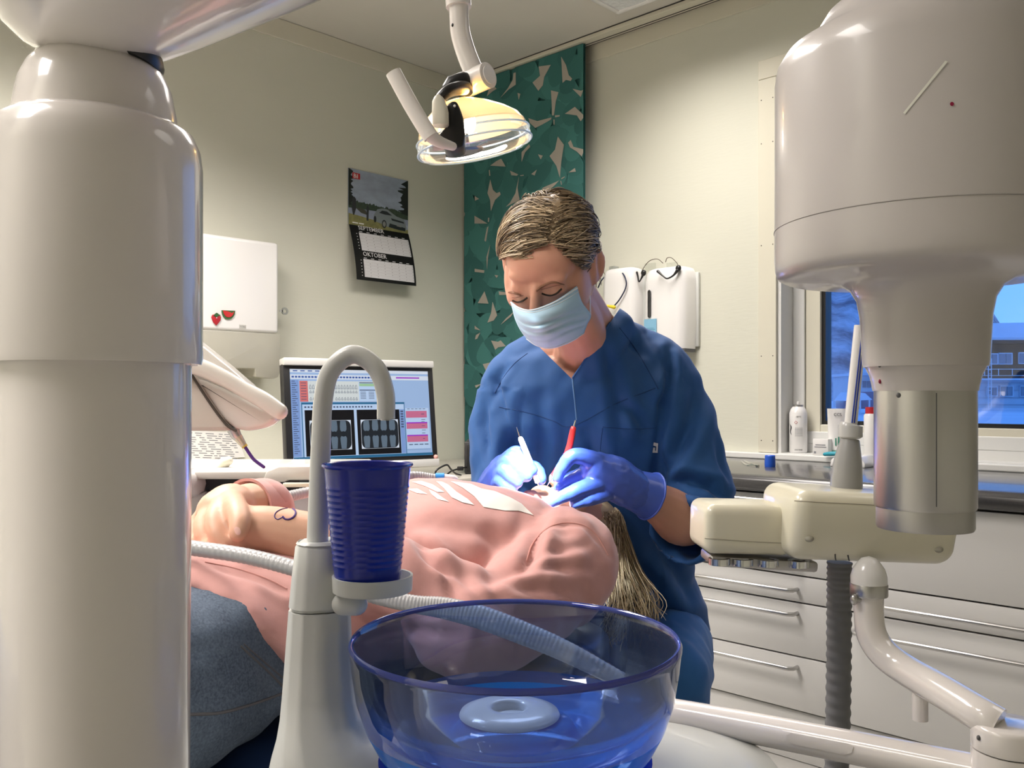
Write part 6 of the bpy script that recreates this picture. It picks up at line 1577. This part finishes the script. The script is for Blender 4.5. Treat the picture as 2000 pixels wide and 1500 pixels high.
# instruments held in the hands
I1 = thing('dental_probe', 'white handled dental probe held in the gloved hand nearest the monitor', 'dental tool', P(1050, 945, 1.50))
b = NB(); tube(b, [P(1015, 853, 1.50), P(1018, 860, 1.50), P(1032, 895, 1.50), P(1050, 942, 1.505)], [.0022, .0046, .0050, .0045], 14, n=3); obj('handle', b, white, I1, 60)
b = NB(); tube(b, [P(1016, 855, 1.50), P(1012, 844, 1.50), P(1009, 834, 1.50)], [.0012, .0009, .0004], 8, n=3); obj('wire_tip', b, chrome, I1, 60)
b = NB(); tube(b, [P(1050, 942, 1.505), P(1054, 953, 1.51)], [.002, .0006], 8); obj('lower_tip', b, chrome, I1, 60)
I2 = thing('dental_scaler', 'red handled dental scaler held in the gloved hand nearest the cabinets', 'dental tool', P(1075, 945, 1.49))
b = NB(); tube(b, [P(1121, 833, 1.50), P(1119, 840, 1.50), P(1108, 885, 1.50), P(1080, 930, 1.50)], [.0030, .0052, .0055, .0050], 14, n=3); obj('handle', b, mat('scaler_red', (.45, .02, .02), .35, coat=.3), I2, 60)
b = NB(); tube(b, [P(1120.5, 836, 1.50), P(1122, 828, 1.50), P(1124, 821, 1.50)], [.0016, .0014, .0014], 8); obj('wire_tip', b, chrome, I2, 60)
b = NB(); tube(b, [P(1080, 930, 1.50), P(1068, 950, 1.505)], [.002, .0006], 8); obj('lower_tip', b, chrome, I2, 60)
# mask --------------------------------------------------------------------
mk = mat('mask_blue_cloth', (.42, .61, .76), .85, bump=(400, .15, .0005))
cols = []   # left, 1/4, centre, 3/4, right with depth, rows from nose to chin
rowsM = [[(997, 589, 1.462), (1014, 600, 1.432), (1040, 604, 1.413), (1085, 587, 1.418), (1127, 559, 1.444)],
         [(1001, 606, 1.462), (1018, 618, 1.424), (1050, 622, 1.402), (1098, 607, 1.416), (1137, 590, 1.458)],
         [(1006, 624, 1.470), (1028, 640, 1.428), (1060, 642, 1.406), (1108, 626, 1.434), (1154, 615, 1.495)],
         [(1016, 645, 1.480), (1036, 660, 1.446), (1068, 663, 1.428), (1112, 645, 1.452), (1147, 634, 1.505)],
         [(1030, 664, 1.492), (1050, 677, 1.474), (1077, 681, 1.468), (1112, 670, 1.486), (1140, 653, 1.515)]]
G_ = [[np.array(q, float) for q in spline(r, 7)] for r in rowsM]
cols = list(zip(*G_)); G2 = [spline(c, 9) for c in cols]
b = NB(); rings = []
nv = len(G2[0])
for j in range(nv):
    v = j / (nv - 1); row = []
    for i, c in enumerate(G2):
        u = i / (len(G2) - 1); px, py, d = [float(k) for k in c[j]]
        pl = 0.
        for pv in (.40, .58, .76): pl += .0050 * math.exp(-((v - pv + .05 * (u - .5)) / .035) ** 2) * math.sin(PI * u) ** .3
        row.append(P(px, py, d - .004 * math.sin(PI * u) + pl + .001 * noise.noise(V((u * 9, v * 7, 0)))))
    rings.append(row)
ring_faces(b, rings, cap=False, closed=False); bmesh.ops.recalc_face_normals(b, faces=b.faces); bmesh.ops.solidify(b, geom=b.faces[:], thickness=.0012)
mko = obj('face_mask', b, mk, DN, 180)
b = NB(); tube(b, rings[1], .0012, 6, n=0); tube(b, rings[-2], .0010, 6); tube(b, rings[3], .0006, 6); obj('mask_binding', b, mat('mask_white', (.68, .74, .80), .8), mko)
b = NB(); tube(b, [P(1127, 560, 1.472), P(1131, 545, 1.485), P(1137, 525, 1.495), P(1142, 505, 1.505)], .0014, 6, n=4); tube(b, [P(1153, 616, 1.510), P(1152, 590, 1.515), P(1151, 565, 1.515), P(1152, 548, 1.52)], .0014, 6, n=4); obj('ear_loop', b, white, mko)
# hair ----------------------------------------------------------------------
random.seed(5)
hm_ = [mat('brown_hair_dark', (.10, .070, .042), .42), mat('brown_hair', (.32, .235, .145), .4), mat('brown_hair_light', (.60, .47, .31), .38)]
EC, ER3 = V((0, .018, .038)), V((.0785, .0975, .0805))
def on_head(v, k=1.):
    q = v - EC; q = V((q.x / ER3.x, q.y / ER3.y, q.z / ER3.z)); q = q.normalized() * k
    return EC + V((q.x * ER3.x, q.y * ER3.y, q.z * ER3.z))
b = NB(); rings = []
cap_pts = []
def hairline(az):
    """lowest polar angle (from the crown) of the hair for an azimuth; 0 is the face direction"""
    a = abs(az); t = max(0, min(1, (a - .42) / .72)) if az > 0 else max(0, min(1, (a - .55) / 1.0))
    fringe = 1.0 + (.22 if az < 0 else -.02)
    return fringe * (1 - t) + 1.95 * t + (.12 if a > 2.2 else 0)
NA, NP = 72, 16
for j in range(NP + 1):
    row = []
    for i in range(NA):
        az = -PI + 2 * PI * i / NA; po = hairline(az) * j / NP
        d = V((math.sin(po) * math.sin(az) * ER3.x, -math.sin(po) * math.cos(az) * ER3.y, math.cos(po) * ER3.z))
        k = .985 + .02 * noise.noise(d * 30); row.append(H(*(EC + d * k)))
    rings.append(row)
b = NB(); ring_faces(b, rings, cap=False); bmesh.ops.remove_doubles(b, verts=b.verts[:], dist=.0005); bmesh.ops.recalc_face_normals(b, faces=b.faces); bmesh.ops.solidify(b, geom=b.faces[:], thickness=.004)
hc2 = obj('hair', b, hm_[1], DN, 180)
PART = V((.022, -.062, .100))
lines = []
for i in range(4200):
    az = random.uniform(-PI, PI); po = hairline(az) * math.sqrt(random.random()) * 1.0
    d = V((math.sin(po) * math.sin(az) * ER3.x, -math.sin(po) * math.cos(az) * ER3.y, math.cos(po) * ER3.z))
    x = EC + d; L = []; k0 = 1.0 + random.random() * .05 + (.10 * random.random() * (.6 + noise.noise(d * 45)) if x.z > .03 and x.y < .06 else .03 * random.random())
    ln = random.randint(7, 12); jit = V((random.gauss(0, .34), random.gauss(0, .34), random.gauss(0, .34)))
    for s_ in range(ln):
        lift = k0 * (1 + .0 * s_); L.append(H(*on_head(x, k0 - .03 * max(0, s_ - 4) / 8)))
        q = x - EC
        if x.x < PART.x and x.y < .03: fl = V((-1., .25 - 1.2 * max(0, -.01 - x.x) * 6, -.55))      # fringe swept to one side
        elif x.x >= PART.x: fl = V((.55, .85, -.45))
        else: fl = V((0, .9, -.5)) + V((-.4 if x.x < 0 else .4, 0, 0))
        fl = fl.normalized() + jit * .5
        nn = V((q.x / ER3.x ** 2, q.y / ER3.y ** 2, q.z / ER3.z ** 2)).normalized()
        fl = fl - nn * fl.dot(nn); x = on_head(x + fl.normalized() * .0085)
        azx = math.atan2(x.x - EC.x, -(x.y - EC.y)); pox = math.acos(max(-1, min(1, (x.z - EC.z) / ER3.z / max(1e-3, math.sqrt(((x.x - EC.x) / ER3.x) ** 2 + ((x.y - EC.y) / ER3.y) ** 2 + ((x.z - EC.z) / ER3.z) ** 2)))))
        if pox > hairline(azx) + .10: break
    if len(L) > 3: lines.append((L, random.choices((0, 1, 2), (4, 5, 3))[0]))
strands('hair_strands', lines, .0009, hm_, hc2)
lines = []
for i in range(160):     # tail of hair at the nape
    p = V((random.gauss(.018, .015), .105 + random.gauss(0, .008), -.01 + random.gauss(0, .012)))
    e = V((random.gauss(.035, .014), .115 + random.gauss(0, .01), -.095 + random.gauss(0, .02))); m_ = (p + e) / 2 + V((.008, .02, 0))
    lines.append(([V([float(k) for k in q]) for q in spline([tuple(H(*p)), tuple(H(*m_)), tuple(H(*e))], 5)], random.choices((0, 1, 2), (3, 5, 4))[0]))
strands('hair_tail', lines, .0011, hm_, hc2)
